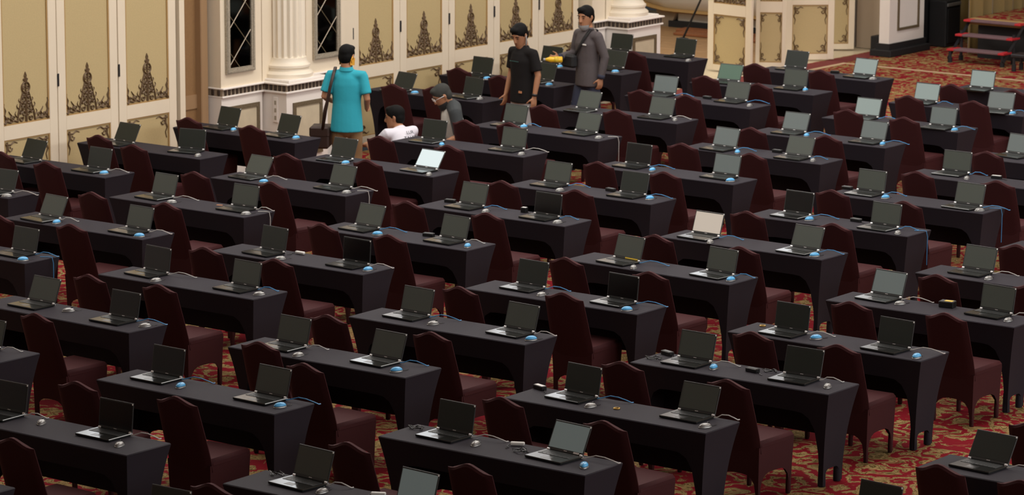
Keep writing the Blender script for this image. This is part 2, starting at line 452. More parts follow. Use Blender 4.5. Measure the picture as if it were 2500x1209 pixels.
LAPTOPS = [
    (-3, 6, 'L', -9.449, 8.704, -4.8, 25.7, 'k', None, '-'), (-3, 7, 'L', -9.484, 10.148, -3.0, 28.4, 'k', None, '-'), (-3, 7, 'R', -8.572, 10.234, 11.8, 9.7, 'k', (-8.262, 9.995, 'w'), '-'),
    (-3, 8, 'L', -9.355, 11.675, -4.6, 18.8, 'k', (-9.126, 11.528, 'b'), '-'), (-3, 6, 'R', -8.485, 8.714, -1.4, 14.1, 'k', (-8.241, 8.545, 'b'), 'w'), (-3, 8, 'R', -8.48, 11.686, -6.4, 20.0, 'k', (-8.205, 11.522, 'b'), '-'),
    (-2, 7, 'L', -6.933, 10.786, -0.1, 22.2, 'k', (-6.719, 10.575, 'b'), '-'), (-2, 7, 'R', -5.825, 10.825, -3.3, 34.9, 'W', (-5.589, 10.575, 'w'), '-'), (-2, 8, 'L', -6.956, 12.37, 0.5, 12.1, 'k', (-6.666, 12.153, 'b'), '-'),
    (-3, 10, 'L', -9.646, 15.159, -7.4, 27.3, 'k', (-9.35, 15.032, 'b'), '-'), (-2, 6, 'L', -6.929, 9.404, -4.6, 29.9, 'g', (-6.614, 9.173, 'b'), 'w'), (-2, 6, 'R', -5.829, 9.451, -3.5, 20.5, 'g', (-5.569, 9.231, 'w'), 'w'),
    (-3, 11, 'L', -9.701, 16.792, -1.7, 13.4, 'k', (-9.427, 16.55, 'b'), '-'), (-3, 10, 'R', -8.664, 15.269, -10.1, 12.8, 'k', (-8.498, 15.154, 'w'), '-'), (-3, 12, 'L', -9.637, 18.16, -1.8, 15.5, 'k', (-9.358, 17.98, 'b'), '-'),
    (-3, 11, 'R', -8.781, 16.86, -5.2, 18.2, 'k', (-8.496, 16.585, 'b'), '-'), (-3, 13, 'L', -9.681, 19.771, 3.4, 14.3, 'k', None, '-'), (-3, 12, 'R', -8.791, 18.365, -1.5, 22.0, 'k', (-8.541, 18.044, 'b'), '-'),
    (-2, 9, 'L', -6.956, 13.837, -1.8, 16.5, 'g', (-6.755, 13.721, 'b'), 'b'), (-2, 9, 'R', -5.965, 13.858, -3.7, 21.2, 'g', (-5.634, 13.633, 'w'), '-'), (-2, 8, 'R', -5.927, 12.455, 0.4, 13.6, 'g', (-5.628, 12.208, 'w'), 'w'),
    (-2, 10, 'L', -6.96, 15.243, -4.2, 24.4, 'g', None, '-'), (-2, 10, 'R', -5.998, 15.351, 1.1, 21.1, 'g', (-5.711, 15.231, 'w'), 'w'), (-1, 8, 'L', -4.25, 12.402, -1.9, 10.2, 'd', (-3.93, 12.211, 'b'), 'b'),
    (-3, 13, 'R', -8.745, 19.88, -0.8, 14.3, 'k', (-8.43, 19.511, 'w'), '-'), (-2, 11, 'L', -6.971, 16.844, 3.5, 18.2, 'p', None, 'b'), (-2, 11, 'R', -6.007, 16.941, -0.5, 20.1, 'g', (-5.651, 16.693, 'w'), 'b'),
    (-2, 12, 'L', -6.97, 18.235, 3.4, 26.0, 'G', None, '-'), (-2, 12, 'R', -6.044, 18.295, 2.5, 13.4, 'g', (-5.817, 18.167, 'b'), '-'), (-2, 13, 'L', -6.973, 19.776, 1.1, 18.9, 'k', None, '-'),
    (-2, 13, 'R', -5.92, 19.708, -0.8, 20.8, 'P', (-5.763, 19.552, 'w'), '-'), (-1, 9, 'L', -4.163, 13.91, -4.6, 19.6, 'p', (-3.869, 13.723, 'b'), 'b'), (-1, 10, 'L', -4.175, 15.333, 0.1, 22.8, 'p', (-3.904, 15.165, 'b'), 'b'),
    (-1, 9, 'R', -3.223, 13.911, -0.2, 24.4, 'g', (-2.96, 13.791, 'w'), 'b'), (-1, 11, 'L', -4.109, 16.777, 0.6, 19.6, 'P', None, 'b'), (-1, 10, 'R', -3.157, 15.326, -2.5, 18.9, 'p', (-2.949, 15.173, 'b'), 'b'),
    (-1, 12, 'L', -4.186, 18.25, -0.5, 16.5, 'P', None, 'b'), (-1, 11, 'R', -3.064, 16.688, 1.7, 14.6, 'p', (-2.813, 16.529, 'b'), 'b'), (-1, 13, 'L', -4.207, 19.627, 0.7, 13.6, 'P', None, '-'),
    (-1, 12, 'R', -3.151, 18.169, 4.8, 20.7, 'p', (-2.913, 18.042, 'b'), 'b'), (0, 10, 'L', -1.432, 15.477, -7.6, 17.7, 'p', None, '-'), (-3, 5, 'R', -8.31, 7.159, 4.1, 20.8, 'k', (-8.104, 6.987, 'w'), 'w'),
    (-2, 4, 'L', -6.888, 6.405, -5.4, 25.3, 'g', (-6.649, 6.25, 'b'), 'w'), (-2, 4, 'R', -5.799, 6.463, -2.9, 17.0, 'g', (-5.56, 6.229, 'b'), 'w'), (-2, 5, 'L', -6.864, 7.949, -3.5, 17.4, 'g', (-6.558, 7.745, 'w'), 'w'),
    (-2, 5, 'R', -5.802, 7.958, 0.6, 13.1, 'g', (-5.562, 7.717, 'w'), 'w'), (-2, 3, 'R', -5.849, 5.024, -2.3, 13.1, 'k', (-5.584, 4.75, 'b'), 'b'), (-1, 3, 'L', -4.281, 5.089, -4.7, 9.4, 'd', (-4.024, 4.81, 'w'), 'w'),
    (-1, 3, 'R', -3.238, 5.084, -2.8, 11.5, 'g', (-2.931, 4.917, 'w'), 'b'), (-1, 2, 'L', -4.123, 3.517, -1.5, 22.3, 'g', (-3.728, 3.436, 'w'), '-'), (-1, 2, 'R', -3.161, 3.496, -1.1, 12.1, 'd', (-2.818, 3.39, 'w'), 'b'),
    (-1, 4, 'L', -4.111, 6.443, -5.1, 11.8, 'k', (-3.826, 6.22, 'w'), '-'), (-1, 4, 'R', -3.151, 6.473, -2.8, 4.1, 'd', (-2.877, 6.302, 'b'), 'w'), (-1, 5, 'L', -4.195, 7.893, -3.1, 23.4, 'g', (-3.888, 7.668, 'b'), 'b'),
    (-1, 5, 'R', -3.182, 7.904, -3.7, 17.1, 'g', (-2.863, 7.714, 'b'), 'w'), (-1, 6, 'L', -4.136, 9.423, -2.3, 17.7, 'g', (-3.835, 9.249, 'w'), 'b'), (0, 3, 'L', -1.378, 5.101, -2.0, 15.3, 'g', (-1.031, 4.898, 'w'), 'b'),
    (-1, 6, 'R', -3.217, 9.413, -2.8, 8.7, 'd', (-2.942, 9.208, 'w'), 'b'), (-1, 7, 'L', -4.234, 10.945, -1.9, 15.5, 'g', (-3.975, 10.653, 'w'), 'b'), (-1, 7, 'R', -3.271, 10.924, -0.3, 15.8, 'k', (-2.986, 10.808, 'b'), 'b'),
    (-1, 8, 'R', -3.156, 12.413, -2.3, 14.9, 'p', (-2.938, 12.175, 'b'), '-'), (0, 6, 'L', -1.457, 9.519, -2.6, 18.8, 'B', (-1.251, 9.27, 'w'), 'b'), (0, 5, 'L', -1.343, 8.081, -7.4, 18.1, 'Y', (-1.1, 7.841, 'w'), 'b'),
    (0, 5, 'R', -0.348, 8.095, -6.0, 13.6, 'g', (-0.117, 7.91, 'b'), 'b'), (0, 4, 'L', -1.322, 6.62, -2.3, 12.7, 'k', (-1.035, 6.385, 'w'), 'b'), (0, 4, 'R', -0.351, 6.604, -4.0, 6.8, 'd', (-0.102, 6.321, 'b'), 'b'),
    (0, 3, 'R', -0.316, 5.119, -3.3, 17.2, 'g', (-0.046, 4.916, 'b'), 'w'), (0, 8, 'L', -1.468, 12.488, -1.3, 11.5, 'g', (-1.186, 12.306, 'b'), 'b'), (0, 7, 'L', -1.379, 10.986, -2.6, 12.0, 'd', (-1.134, 10.81, 'b'), 'b'),
    (0, 7, 'R', -0.384, 10.954, -3.0, 10.9, 'g', (-0.115, 10.739, 'w'), 'b'), (0, 6, 'R', -0.358, 9.5, -3.7, 21.6, 'g', (-0.132, 9.303, 'b'), 'b'), (0, 8, 'R', -0.322, 12.431, -3.5, 15.7, 'g', (-0.117, 12.27, 'w'), 'b'),
    (0, 9, 'L', -1.388, 14.064, 0.5, 10.2, 'g', (-1.121, 13.815, 'w'), 'b'), (1, 6, 'L', 1.377, 9.595, -4.0, 17.5, 'g', (1.619, 9.356, 'w'), 'w'), (1, 5, 'L', 1.313, 8.139, -4.7, 20.3, 'p', (1.555, 7.956, 'w'), 'w'),
    (1, 5, 'R', 2.369, 8.144, -5.2, 11.2, 'g', (2.602, 7.921, 'w'), 'w'), (1, 4, 'L', 1.414, 6.476, -2.3, 8.8, 'k', (1.724, 6.359, 'b'), 'w'), (1, 4, 'R', 2.374, 6.48, -4.4, 11.5, 'k', (2.706, 6.267, 'b'), 'w'),
    (0, 0, 'L', -1.554, 0.616, 1.3, 9.6, 'd', (-1.146, 0.535, 'w'), 'w'), (0, 0, 'R', -0.55, 0.671, -0.3, 5.7, 'd', (-0.261, 0.411, 'w'), 'w'), (0, 1, 'L', -1.45, 2.176, -0.6, 9.5, 'd', (-1.133, 1.985, 'b'), 'b'),
    (-1, 1, 'R', -3.266, 2.051, 1.9, 17.3, 'g', None, 'w'), (1, -1, 'L', 1.378, -0.859, 2.6, 11.3, 'k', None, '-'), (0, 1, 'R', -0.391, 2.159, -2.3, 15.2, 'g', (-0.13, 1.963, 'b'), 'b'),
    (0, 2, 'L', -1.426, 3.596, -1.4, 15.0, 'g', (-1.137, 3.338, 'w'), 'w'), (0, 2, 'R', -0.503, 3.638, -2.8, 19.6, 'g', (-0.19, 3.387, 'b'), 'b'), (1, 1, 'L', 1.371, 2.113, -1.9, 10.3, 'k', (1.683, 1.956, 'w'), 'w'),
    (1, 0, 'L', 1.415, 0.492, -4.5, 18.0, 'g', (1.66, 0.325, 'w'), 'w'), (1, 0, 'R', 2.342, 0.453, -3.9, 17.2, 'p', (2.582, 0.292, 'b'), 'w'), (1, 2, 'L', 1.39, 3.618, -3.8, 11.1, 'k', (1.651, 3.372, 'w'), 'b'),
    (1, 2, 'R', 2.399, 3.647, -0.9, 20.4, 'g', (2.659, 3.374, 'w'), 'w'), (1, 3, 'L', 1.406, 5.098, -0.5, 15.9, 'g', (1.668, 4.968, 'b'), 'w'), (1, 1, 'R', 2.339, 2.115, -4.9, 26.1, 'S', (2.639, 1.927, 'b'), 'w'),
    (1, 3, 'R', 2.363, 5.131, 1.8, 15.5, 'k', (2.689, 4.977, 'w'), 'w'), (2, 2, 'L', 4.772, 3.694, -4.6, 31.4, 'k', None, 'w'), (2, 1, 'L', 4.891, 2.034, -3.9, 12.4, 'k', None, 'w'),
]
CHAIRS = [
    (-3, 8, 'L', -9.332, 11.009), (-3, 7, 'L', -9.238, 9.498), (-3, 7, 'R', -8.51, 9.257),
    (-3, 6, 'L', -9.252, 8.073), (-3, 8, 'R', -8.417, 11.015), (-2, 7, 'L', -6.87, 9.815),
    (-2, 8, 'L', -6.846, 11.315), (-3, 10, 'L', -9.223, 14.456), (-3, 10, 'R', -8.709, 14.594),
    (-3, 11, 'L', -9.497, 16.061), (-2, 9, 'L', -6.831, 12.778), (-2, 9, 'R', -6.339, 12.933),
    (-2, 10, 'L', -6.851, 14.224), (-2, 10, 'R', -5.985, 14.454), (-2, 11, 'L', -6.663, 15.899),
    (-3, 13, 'R', -8.703, 18.66), (-3, 13, 'L', -9.499, 18.555), (-2, 8, 'R', -5.909, 11.289),
    (-1, 8, 'L', -4.05, 11.401), (-3, 11, 'R', -8.694, 15.855), (-2, 12, 'L', -6.752, 17.372),
    (-2, 11, 'R', -6.006, 15.906), (-2, 13, 'L', -6.869, 18.668), (-2, 12, 'R', -5.874, 17.214),
    (-2, 13, 'R', -5.918, 18.686), (-1, 10, 'L', -4.067, 14.288), (-1, 10, 'R', -3.134, 14.333),
    (-1, 9, 'L', -4.054, 12.923), (-1, 9, 'R', -3.118, 12.832), (-1, 11, 'L', -3.952, 16.092),
    (-1, 11, 'R', -3.153, 15.982), (-1, 12, 'L', -3.965, 17.464), (-1, 12, 'R', -3.162, 17.556),
    (-1, 13, 'L', -4.038, 18.608), (-1, 13, 'R', -3.243, 18.668), (0, 9, 'L', -1.184, 12.91),
    (0, 9, 'R', -0.284, 12.922), (0, 8, 'L', -1.285, 11.45), (0, 8, 'R', -0.406, 11.34),
    (0, 7, 'R', -0.326, 9.925), (1, 6, 'L', 1.638, 8.421), (1, 5, 'R', 2.486, 7.089),
    (1, 5, 'L', 1.647, 6.999), (1, 7, 'L', 1.513, 10.045), (0, 10, 'L', -1.25, 14.45),
    (0, 7, 'L', -1.296, 9.955), (-1, 7, 'L', -4.122, 9.879), (-1, 7, 'R', -3.247, 9.916),
    (-1, 8, 'R', -3.169, 11.313), (0, 6, 'L', -1.288, 8.445), (0, 6, 'R', -0.38, 8.44),
    (0, 5, 'L', -1.289, 7.078), (0, 5, 'R', -0.353, 7.01), (0, 4, 'R', -0.412, 5.84),
    (-2, 6, 'R', -5.852, 8.423), (-2, 7, 'R', -5.966, 10.03), (-1, 5, 'L', -3.995, 6.998),
    (-1, 6, 'L', -4.126, 8.395), (-1, 5, 'R', -3.177, 6.953), (-1, 6, 'R', -3.162, 8.384),
    (-1, 4, 'R', -3.234, 5.463), (0, 4, 'L', -1.235, 5.507), (0, 3, 'L', -1.373, 3.967),
    (-2, 5, 'L', -6.828, 6.906), (-2, 6, 'L', -6.853, 8.39), (-2, 5, 'R', -5.87, 6.917),
    (-2, 4, 'R', -5.792, 5.56), (-1, 4, 'L', -4.08, 5.487), (-1, 3, 'L', -4.014, 3.97),
    (-1, 3, 'R', -3.262, 4.024), (-1, 2, 'R', -3.237, 2.572), (-2, 4, 'L', -6.652, 5.482),
    (-3, 6, 'R', -8.439, 7.907), (0, 1, 'L', -1.304, 1.049), (0, 1, 'R', -0.414, 1.15),
    (0, 0, 'R', -0.45, -0.428), (1, 0, 'L', 1.417, -0.495), (0, 2, 'L', -1.144, 2.883),
    (0, 2, 'R', -0.382, 2.53), (0, 3, 'R', -0.319, 3.974), (1, 1, 'L', 1.421, 0.884),
    (1, 2, 'L', 1.443, 2.575), (1, 1, 'R', 2.428, 0.923), (1, 3, 'L', 1.451, 4.04),
    (1, 3, 'R', 2.413, 4.035), (1, 2, 'R', 2.433, 2.446), (1, 4, 'L', 1.649, 5.532),
    (1, 4, 'R', 2.419, 5.549), (2, 2, 'L', 4.889, 2.829), (2, 2, 'R', 5.516, 2.807),
    (2, 3, 'L', 4.804, 4.257), (1, 6, 'R', 2.467, 8.572),
]
DESK_ITEMS = [
    (-1, 4, 'L', -3.961, 6.548, 'p'), (-1, 5, 'R', -3.48, 7.921, 'b'), (-1, 6, 'L', -4.398, 9.455, 'b'),
    (-1, 6, 'R', -3.531, 9.472, 's'), (-1, 7, 'R', -3.546, 10.96, 'b'), (0, 8, 'L', -1.725, 12.562, 'b'),
    (0, 7, 'R', -0.751, 11.058, 'b'), (1, 5, 'R', 1.926, 8.122, 'B'), (1, 1, 'L', 1.063, 2.071, 'c'),
    (1, 2, 'L', 1.005, 3.683, 'w'), (1, 3, 'L', 1.157, 5.193, 'b'), (1, 3, 'R', 1.962, 5.067, 'b'),
    (1, 1, 'R', 1.924, 2.194, 'S'), (1, 0, 'R', 2.012, 0.555, 'S'), (-2, 11, 'R', -6.376, 16.938, 'b'),
    (0, 9, 'R', -0.896, 14.201, 'w'), (-2, 13, 'R', -6.356, 19.794, 'b'), (1, 0, 'L', 1.145, 0.496, 'c'),
    (1, 3, 'R', 2.073, 5.185, 'c'), (1, 3, 'L', 1.111, 4.965, 'c'), (1, 1, 'R', 2.064, 1.998, 'c'),
    (-1, 9, 'R', -3.564, 14.109, 'b'), (-2, 5, 'R', -6.065, 7.934, 'o'), (1, 2, 'L', 1.838, 3.442, 'r'),
    (1, 4, 'L', 1.152, 6.511, 'r'),
]
# ------------------------------------------------------------------ the setting: floor, walls, ceiling
def struct(name, mb, m, label, cat, parent=None, loc=(0, 0, 0), rot=(0, 0, 0), smooth=False):
    o = obj(name, mb.mesh(name, m, smooth), parent, loc, rot)
    return tag(o, label, cat, kind='structure')

WROT = 0.012
WO = (-10.3, 10.0, 0.0)
def wall_pt(n, s, z=0.0):
    c, si = math.cos(WROT), math.sin(WROT)
    return (WO[0] + n * c - s * si, WO[1] + n * si + s * c, z)

floor = struct('floor', MB().box(-10.05, -24, -0.12, 22, 38, 0.0), M['carpet'], 'red carpet with gold scrolling leaves under the tables', 'carpet')
mb = MB().box(-10.00, 20.9, 0.0005, -9.69, 27.2, 0.004)
obj('carpet_border', mb.mesh('carpet_border', M['red_border']), floor)
mb = MB().box(-9.69, 20.9, 0.0005, -9.60, 25.4, 0.005)
obj('border_stripe', mb.mesh('border_stripe', M['stripe']), floor)
mb = MB().box(-9.60, 25.31, 0.0005, 12, 25.40, 0.005)
obj('border_stripe', mb.mesh('border_stripe', M['stripe']), floor)
struct('ceiling', MB().box(-10.6, -24, 8.6, 22, 38, 8.8), M['plaster'], 'pale plaster ceiling above the hall', 'ceiling')
struct('wall_right', MB().box(21.8, -24, 0, 22.1, 38, 8.6), M['cream'], 'cream wall opposite the panelled wall', 'wall')
struct('wall_rear', MB().box(-10.6, -24.3, 0, 22, -24, 8.6), M['cream'], 'cream wall behind the viewpoint', 'wall')
struct('wall_far', MB().box(-10.6, 35, 0, 22, 35.3, 8.6), M['tan_brown'], 'dim brown wall behind the stage', 'wall')

wl = MB()
wl.box(-0.45, -34, 0, -0.13, 9.95, 8.6)            # behind the folding panels
wl.box(-0.45, 9.95, 0, -0.05, 11.2, 8.6)
wl.box(-0.45, 11.2, 3.6, -0.05, 16.75, 8.6)        # over the open doorway
wl.box(-0.45, 16.75, 0, -0.05, 25.2, 8.6)
wl.box(-0.13, -34, 3.50, 0.0, 9.95, 3.6)           # lintel over the folding panels
struct('wall_left', wl, M['white_paint'], 'cream panelled wall along the left of the hall', 'wall', loc=WO, rot=(0, 0, WROT))

# foyer seen through the doorway
ff = struct('floor_foyer', MB().box(-18.5, 20.0, -0.12, -10.05, 29.0, -0.008), M['marble'], 'pale floor of the foyer beyond the doorway', 'floor')
board = MB().box(0, 0, -0.008, 5.0, 0.53, 0.006, 0.004).mesh('board', M['wood'])
for k in range(5):
    o = obj('board', board, ff, (-15.6, 24.55 + k * 0.55, 0.0))
struct('wall_foyer', MB().box(-18.6, 20, 0, -18.4, 32, 4.2), M['plaster'], 'pale foyer wall seen past the column', 'wall')
struct('ceiling_foyer', MB().box(-18.5, 20.0, 4.2, -10.75, 32.0, 4.3), M['plaster'], 'foyer ceiling beyond the doorway', 'ceiling')

# ---- gilt ornaments (plane: x across, z up)
def spiral(cx, cz, r0, r1, a0, a1, n=12):
    return [(cx + lerp(r0, r1, k / n) * math.cos(lerp(a0, a1, k / n)), cz + lerp(r0, r1, k / n) * math.sin(lerp(a0, a1, k / n))) for k in range(n + 1)]
def strokes_mesh(name, strokes, m):
    b = MB()
    for pts, r0, r1 in strokes:
        n = len(pts)
        for sg in ((1, -1) if any(abs(p[0]) > 1e-6 for p in pts) else (1,)):
            b.tube([(0, sg * p[0], p[1]) for p in pts], [(1.5 * lerp(r0, r1, k / (n - 1)), lerp(r0, r1, k / (n - 1))) for k in range(n)], 5)
    return b.mesh(name, m, True)
ST = []
ST.append(([(0, 0), (0, 0.1), (0, 0.2), (0, 0.3), (0, 0.42)], 0.016, 0.011))
ST.append(([(0.135, 0.0), (0.118, 0.10), (0.088, 0.18), (0.068, 0.26), (0.045, 0.32)], 0.012, 0.008))
for (cx, cz, r, a) in ((0.075, 0.035, 0.034, 2.6), (0.036, 0.085, 0.032, 0.4), (0.085, 0.115, 0.026, 3.6), (0.036, 0.150, 0.028, 5.2),
                       (0.064, 0.185, 0.022, 1.2), (0.030, 0.215, 0.024, 3.0), (0.045, 0.255, 0.018, 0.6), (0.022, 0.285, 0.018, 4.2)):
    ST.append((spiral(cx, cz, r, r * 0.25, a, a + 7.5), 0.0105, 0.006))
ST.append((spiral(0.0, 0.37, 0.058, 0.058, -PI / 2, PI / 2, 14), 0.012, 0.010))
ST.append((spiral(0.026, 0.365, 0.024, 0.008, PI, -PI * 0.8, 8), 0.008, 0.005))
ST.append(([(0.0, 0.42), (0.012, 0.45), (0.004, 0.48), (0.014, 0.50), (0.0, 0.54)], 0.018, 0.004))
ST.append((spiral(0.022, 0.455, 0.016, 0.004, PI, -PI, 8), 0.008, 0.004))
for (x, z, s) in ((0.145, 0.06, 1.0), (0.122, 0.15, 0.8), (0.095, 0.22, 0.6)):
    ST.append(([(x - 0.02 * s, z), (x + 0.012 * s, z + 0.012 * s), (x + 0.022 * s, z + 0.04 * s), (x + 0.006 * s, z + 0.062 * s)], 0.009 * s + 0.002, 0.003))
ST.append(([(0.13, 0.01), (0.19, 0.03), (0.24, 0.012), (0.30, 0.03), (0.345, 0.01)], 0.012, 0.012))
ST.append(([(0.215, 0.02), (0.245, 0.055), (0.222, 0.085), (0.25, 0.115), (0.262, 0.135)], 0.015, 0.004))
ST.append((spiral(0.195, 0.055, 0.026, 0.006, 0, 6.5, 10), 0.009, 0.005))
ST.append(([(0.33, 0.0), (0.305, 0.05), (0.335, 0.10), (0.315, 0.15), (0.338, 0.19), (0.330, 0.225)], 0.019, 0.005))
ST.append((spiral(0.285, 0.05, 0.024, 0.006, 0.5, 7, 10), 0.009, 0.005))
ORN = strokes_mesh('gilt_ornament', ST, M['gilt'])
def corner_mesh(fx, fz):
    b = MB()
    for pts, r in (([(0.015, 0.0), (0.02, 0.06), (0.0, 0.10), (0.022, 0.14), (0.008, 0.19)], 0.013),
                   ([(0.0, 0.015), (0.06, 0.02), (0.10, 0.0), (0.14, 0.014)], 0.011), (spiral(0.05, 0.05, 0.028, 0.006, 0, 7, 10), 0.008)):
        n = len(pts)
        b.tube([(0, fx * p[0] * 1.3, fz * p[1] * 1.35) for p in pts], [lerp(r * 1.25, 0.005, k / (n - 1)) for k in range(n)], 5)
    return b.mesh('corner_ornament', M['gilt'], True)
CORN = {(fx, fz): corner_mesh(fx, fz) for fx in (1, -1) for fz in (1, -1)}

LW, LST = 0.955, 0.125
def border(y0, z0, y1, z1, t, n0, n1):
    b = MB()
    b.box(n0, y0, z0, n1, y1, z0 + t); b.box(n0, y0, z1 - t, n1, y1, z1)
    b.box(n0, y0, z0 + t, n1, y0 + t, z1 - t); b.box(n0, y1 - t, z0 + t, n1, y1, z1 - t)
    return b
fr = MB()
for a, b_ in ((0, LST), (LW - LST, LW)):
    fr.box(-0.05, a, 0.02, 0, b_, 3.48, 0.004)
for z0, z1 in ((0.02, 0.10), (0.82, 0.975), (3.36, 3.48)):
    fr.box(-0.05, LST, z0, -0.001, LW - LST, z1)
LEAF_FRAME = fr.mesh('leaf_frame', M['cream'])
LEAF_UP = MB().box(-0.04, LST, 0.975, -0.018, LW - LST, 3.36).mesh('upper_panel', M['tan'])
LEAF_LO = MB().box(-0.04, LST, 0.10, -0.018, LW - LST, 0.82).mesh('lower_panel', M['tan'])
LEAF_MU = border(LST, 0.975, LW - LST, 3.36, 0.016, -0.018, -0.006).mesh('moulding', M['moulding'])
LEAF_ML = border(LST, 0.10, LW - LST, 0.82, 0.014, -0.018, -0.006).mesh('moulding', M['moulding'])
LEAF_HINGE = MB().box(0, -0.012, 1.32, 0.012, 0.012, 1.46, 0.003).mesh('hinge', M['steel'])
def leaf(name, label, loc, rotz, w=LW, hinge=True, group='folding panels of the left wall', lower_bright=None):
    t = tag(obj(name, None, None, loc, (0, 0, rotz)), label, 'folding panel', group, 'structure')
    t.scale = (1, w / LW, 1)
    obj('leaf_frame', LEAF_FRAME, t)
    up = obj('upper_panel', LEAF_UP, t)
    obj('moulding', LEAF_MU, up)
    obj('gilt_ornament', ORN, up, (-0.014, LW / 2, 0.992))
    lo = obj('lower_panel', LEAF_LO, t)
    obj('moulding', LEAF_ML, lo)
    for fx in (1, -1):
        for fz in (1, -1):
            obj('corner_ornament', CORN[(fx, fz)], lo, (-0.014, LST + 0.03 if fx > 0 else LW - LST - 0.03, 0.13 if fz > 0 else 0.79))
    if hinge:
        obj('hinge', LEAF_HINGE, t)
    return t
NUM = ['first', 'second', 'third', 'fourth', 'fifth', 'sixth', 'seventh', 'eighth', 'ninth', 'tenth', 'eleventh', 'twelfth', 'thirteenth', 'fourteenth', 'fifteenth', 'sixteenth']
dn = 0
for k, s0 in enumerate((-1.95, -0.985, -0.02, 0.95)):
    dn += 1
    lab = ('tan folding panel beyond the left edge of the picture', 'leftmost tan panel with gilt ornament at the picture edge',
           'second tan gilt panel from the left edge of the wall', 'third tan gilt panel from left, beside the brown recess')[k]
    leaf('door_%d' % dn, lab, wall_pt(0, s0), WROT)
for k, (s0, s1) in enumerate(((5.09, 6.015), (6.025, 7.005), (7.015, 7.955), (7.965, 8.935), (8.945, 9.84))):
    dn += 1
    lab = ('first tan gilt panel right of the mirrored pilaster', 'second tan gilt panel right of the mirrored pilaster', 'middle tan gilt panel between the two pilasters',
           'tan gilt panel behind the head of the man in charcoal tee', 'tan gilt panel beside the man in the grey shirt')[k]
    leaf('door_%d' % dn, lab, wall_pt(0, s0), WROT, s1 - s0)
# four half-folded leaves standing in the doorway
def leaf_between(a, b, lab, width=None):
    global dn
    dn += 1
    a, b = Vector((*a, 0)), Vector((*b, 0))
    d = b - a
    w = width or d.length
    leaf('door_%d' % dn, lab, a, math.atan2(d.y, d.x) - PI / 2, w, group='folded leaves in the doorway')
leaf_between((-10.80, 23.50), (-10.00, 23.40), 'brightly lit folded leaf at the left of the doorway')
leaf_between((-10.32, 24.02), (-9.96, 24.25), 'narrow shaded folded leaf in the middle of the doorway')
leaf_between((-10.46, 25.04), (-9.93, 25.51), 'wide tan folded leaf right of the narrow one')
leaf_between((-10.80, 26.24), (-10.29, 26.67), 'farthest folded leaf beside the jamb and black plinth')

# brown recess beside the left pilaster
rec = tag(obj('trim_1', MB().box(-0.13, 1.945, 0, 0.02, 2.03, 3.5).mesh('trim_1', M['cream']), None, WO, (0, 0, WROT)), 'narrow brown recessed panel between leaf and pilaster', 'recess', kind='structure')
obj('recess_panel', MB().box(-0.13, 2.03, 0, -0.06, 2.30, 3.5).mesh('recess_panel', M['tan_brown']), rec)
obj('recess_rail', MB().box(-0.06, 2.03, 0.80, -0.045, 2.30, 0.96).mesh('recess_rail', M['jamb_brown']), rec)
obj('brown_jamb', MB().box(-0.13, 2.30, 0, 0.03, 2.42, 3.5, 0.01).mesh('brown_jamb', M['jamb_brown']), rec)
tag(obj('trim_2', MB().box(-0.13, 4.86, 0, 0.02, 5.08, 3.5, 0.01).mesh('trim_2', M['cream']), None, WO, (0, 0, WROT)), 'cream door jamb right of the mirrored pilaster', 'trim', kind='structure')

# ---- pilasters with pedestal, frieze and fluted column
FBLOCK = MB().box(-0.004, -0.0205, 0.004, 0.012, 0.0205, 0.075, 0.010).mesh('frieze_block', M['frieze_dark'])
def fluted_shaft(r, z0, z1, nf=18):
    n = nf * 6
    rings = []
    for z in (z0, z0 + 0.03, z0 + 0.06, z1):
        ring = []
        for k in range(n):
            a = 2 * PI * k / n
            ph = (k % 6) / 6.0
            d = 0.0 if z == z0 else max(0.0, math.sin(PI * min(1, max(0, (ph - 0.12) / 0.76)))) * 0.026
            ring.append(((r - d) * math.cos(a), (r - d) * math.sin(a), z))
        rings.append(ring)
    return MB().loft(rings).mesh('shaft', M['cream_light'], True)
SHAFT = fluted_shaft(0.215, 1.26, 4.3)
COLBASE = MB().lathe([(0.30, 0), (0.305, 0.05), (0.285, 0.075), (0.26, 0.085), (0.255, 0.11), (0.272, 0.125), (0.272, 0.15), (0.25, 0.165), (0.228, 0.20), (0.222, 0.235)], 48).mesh('column_base', M['cream_light'], True)

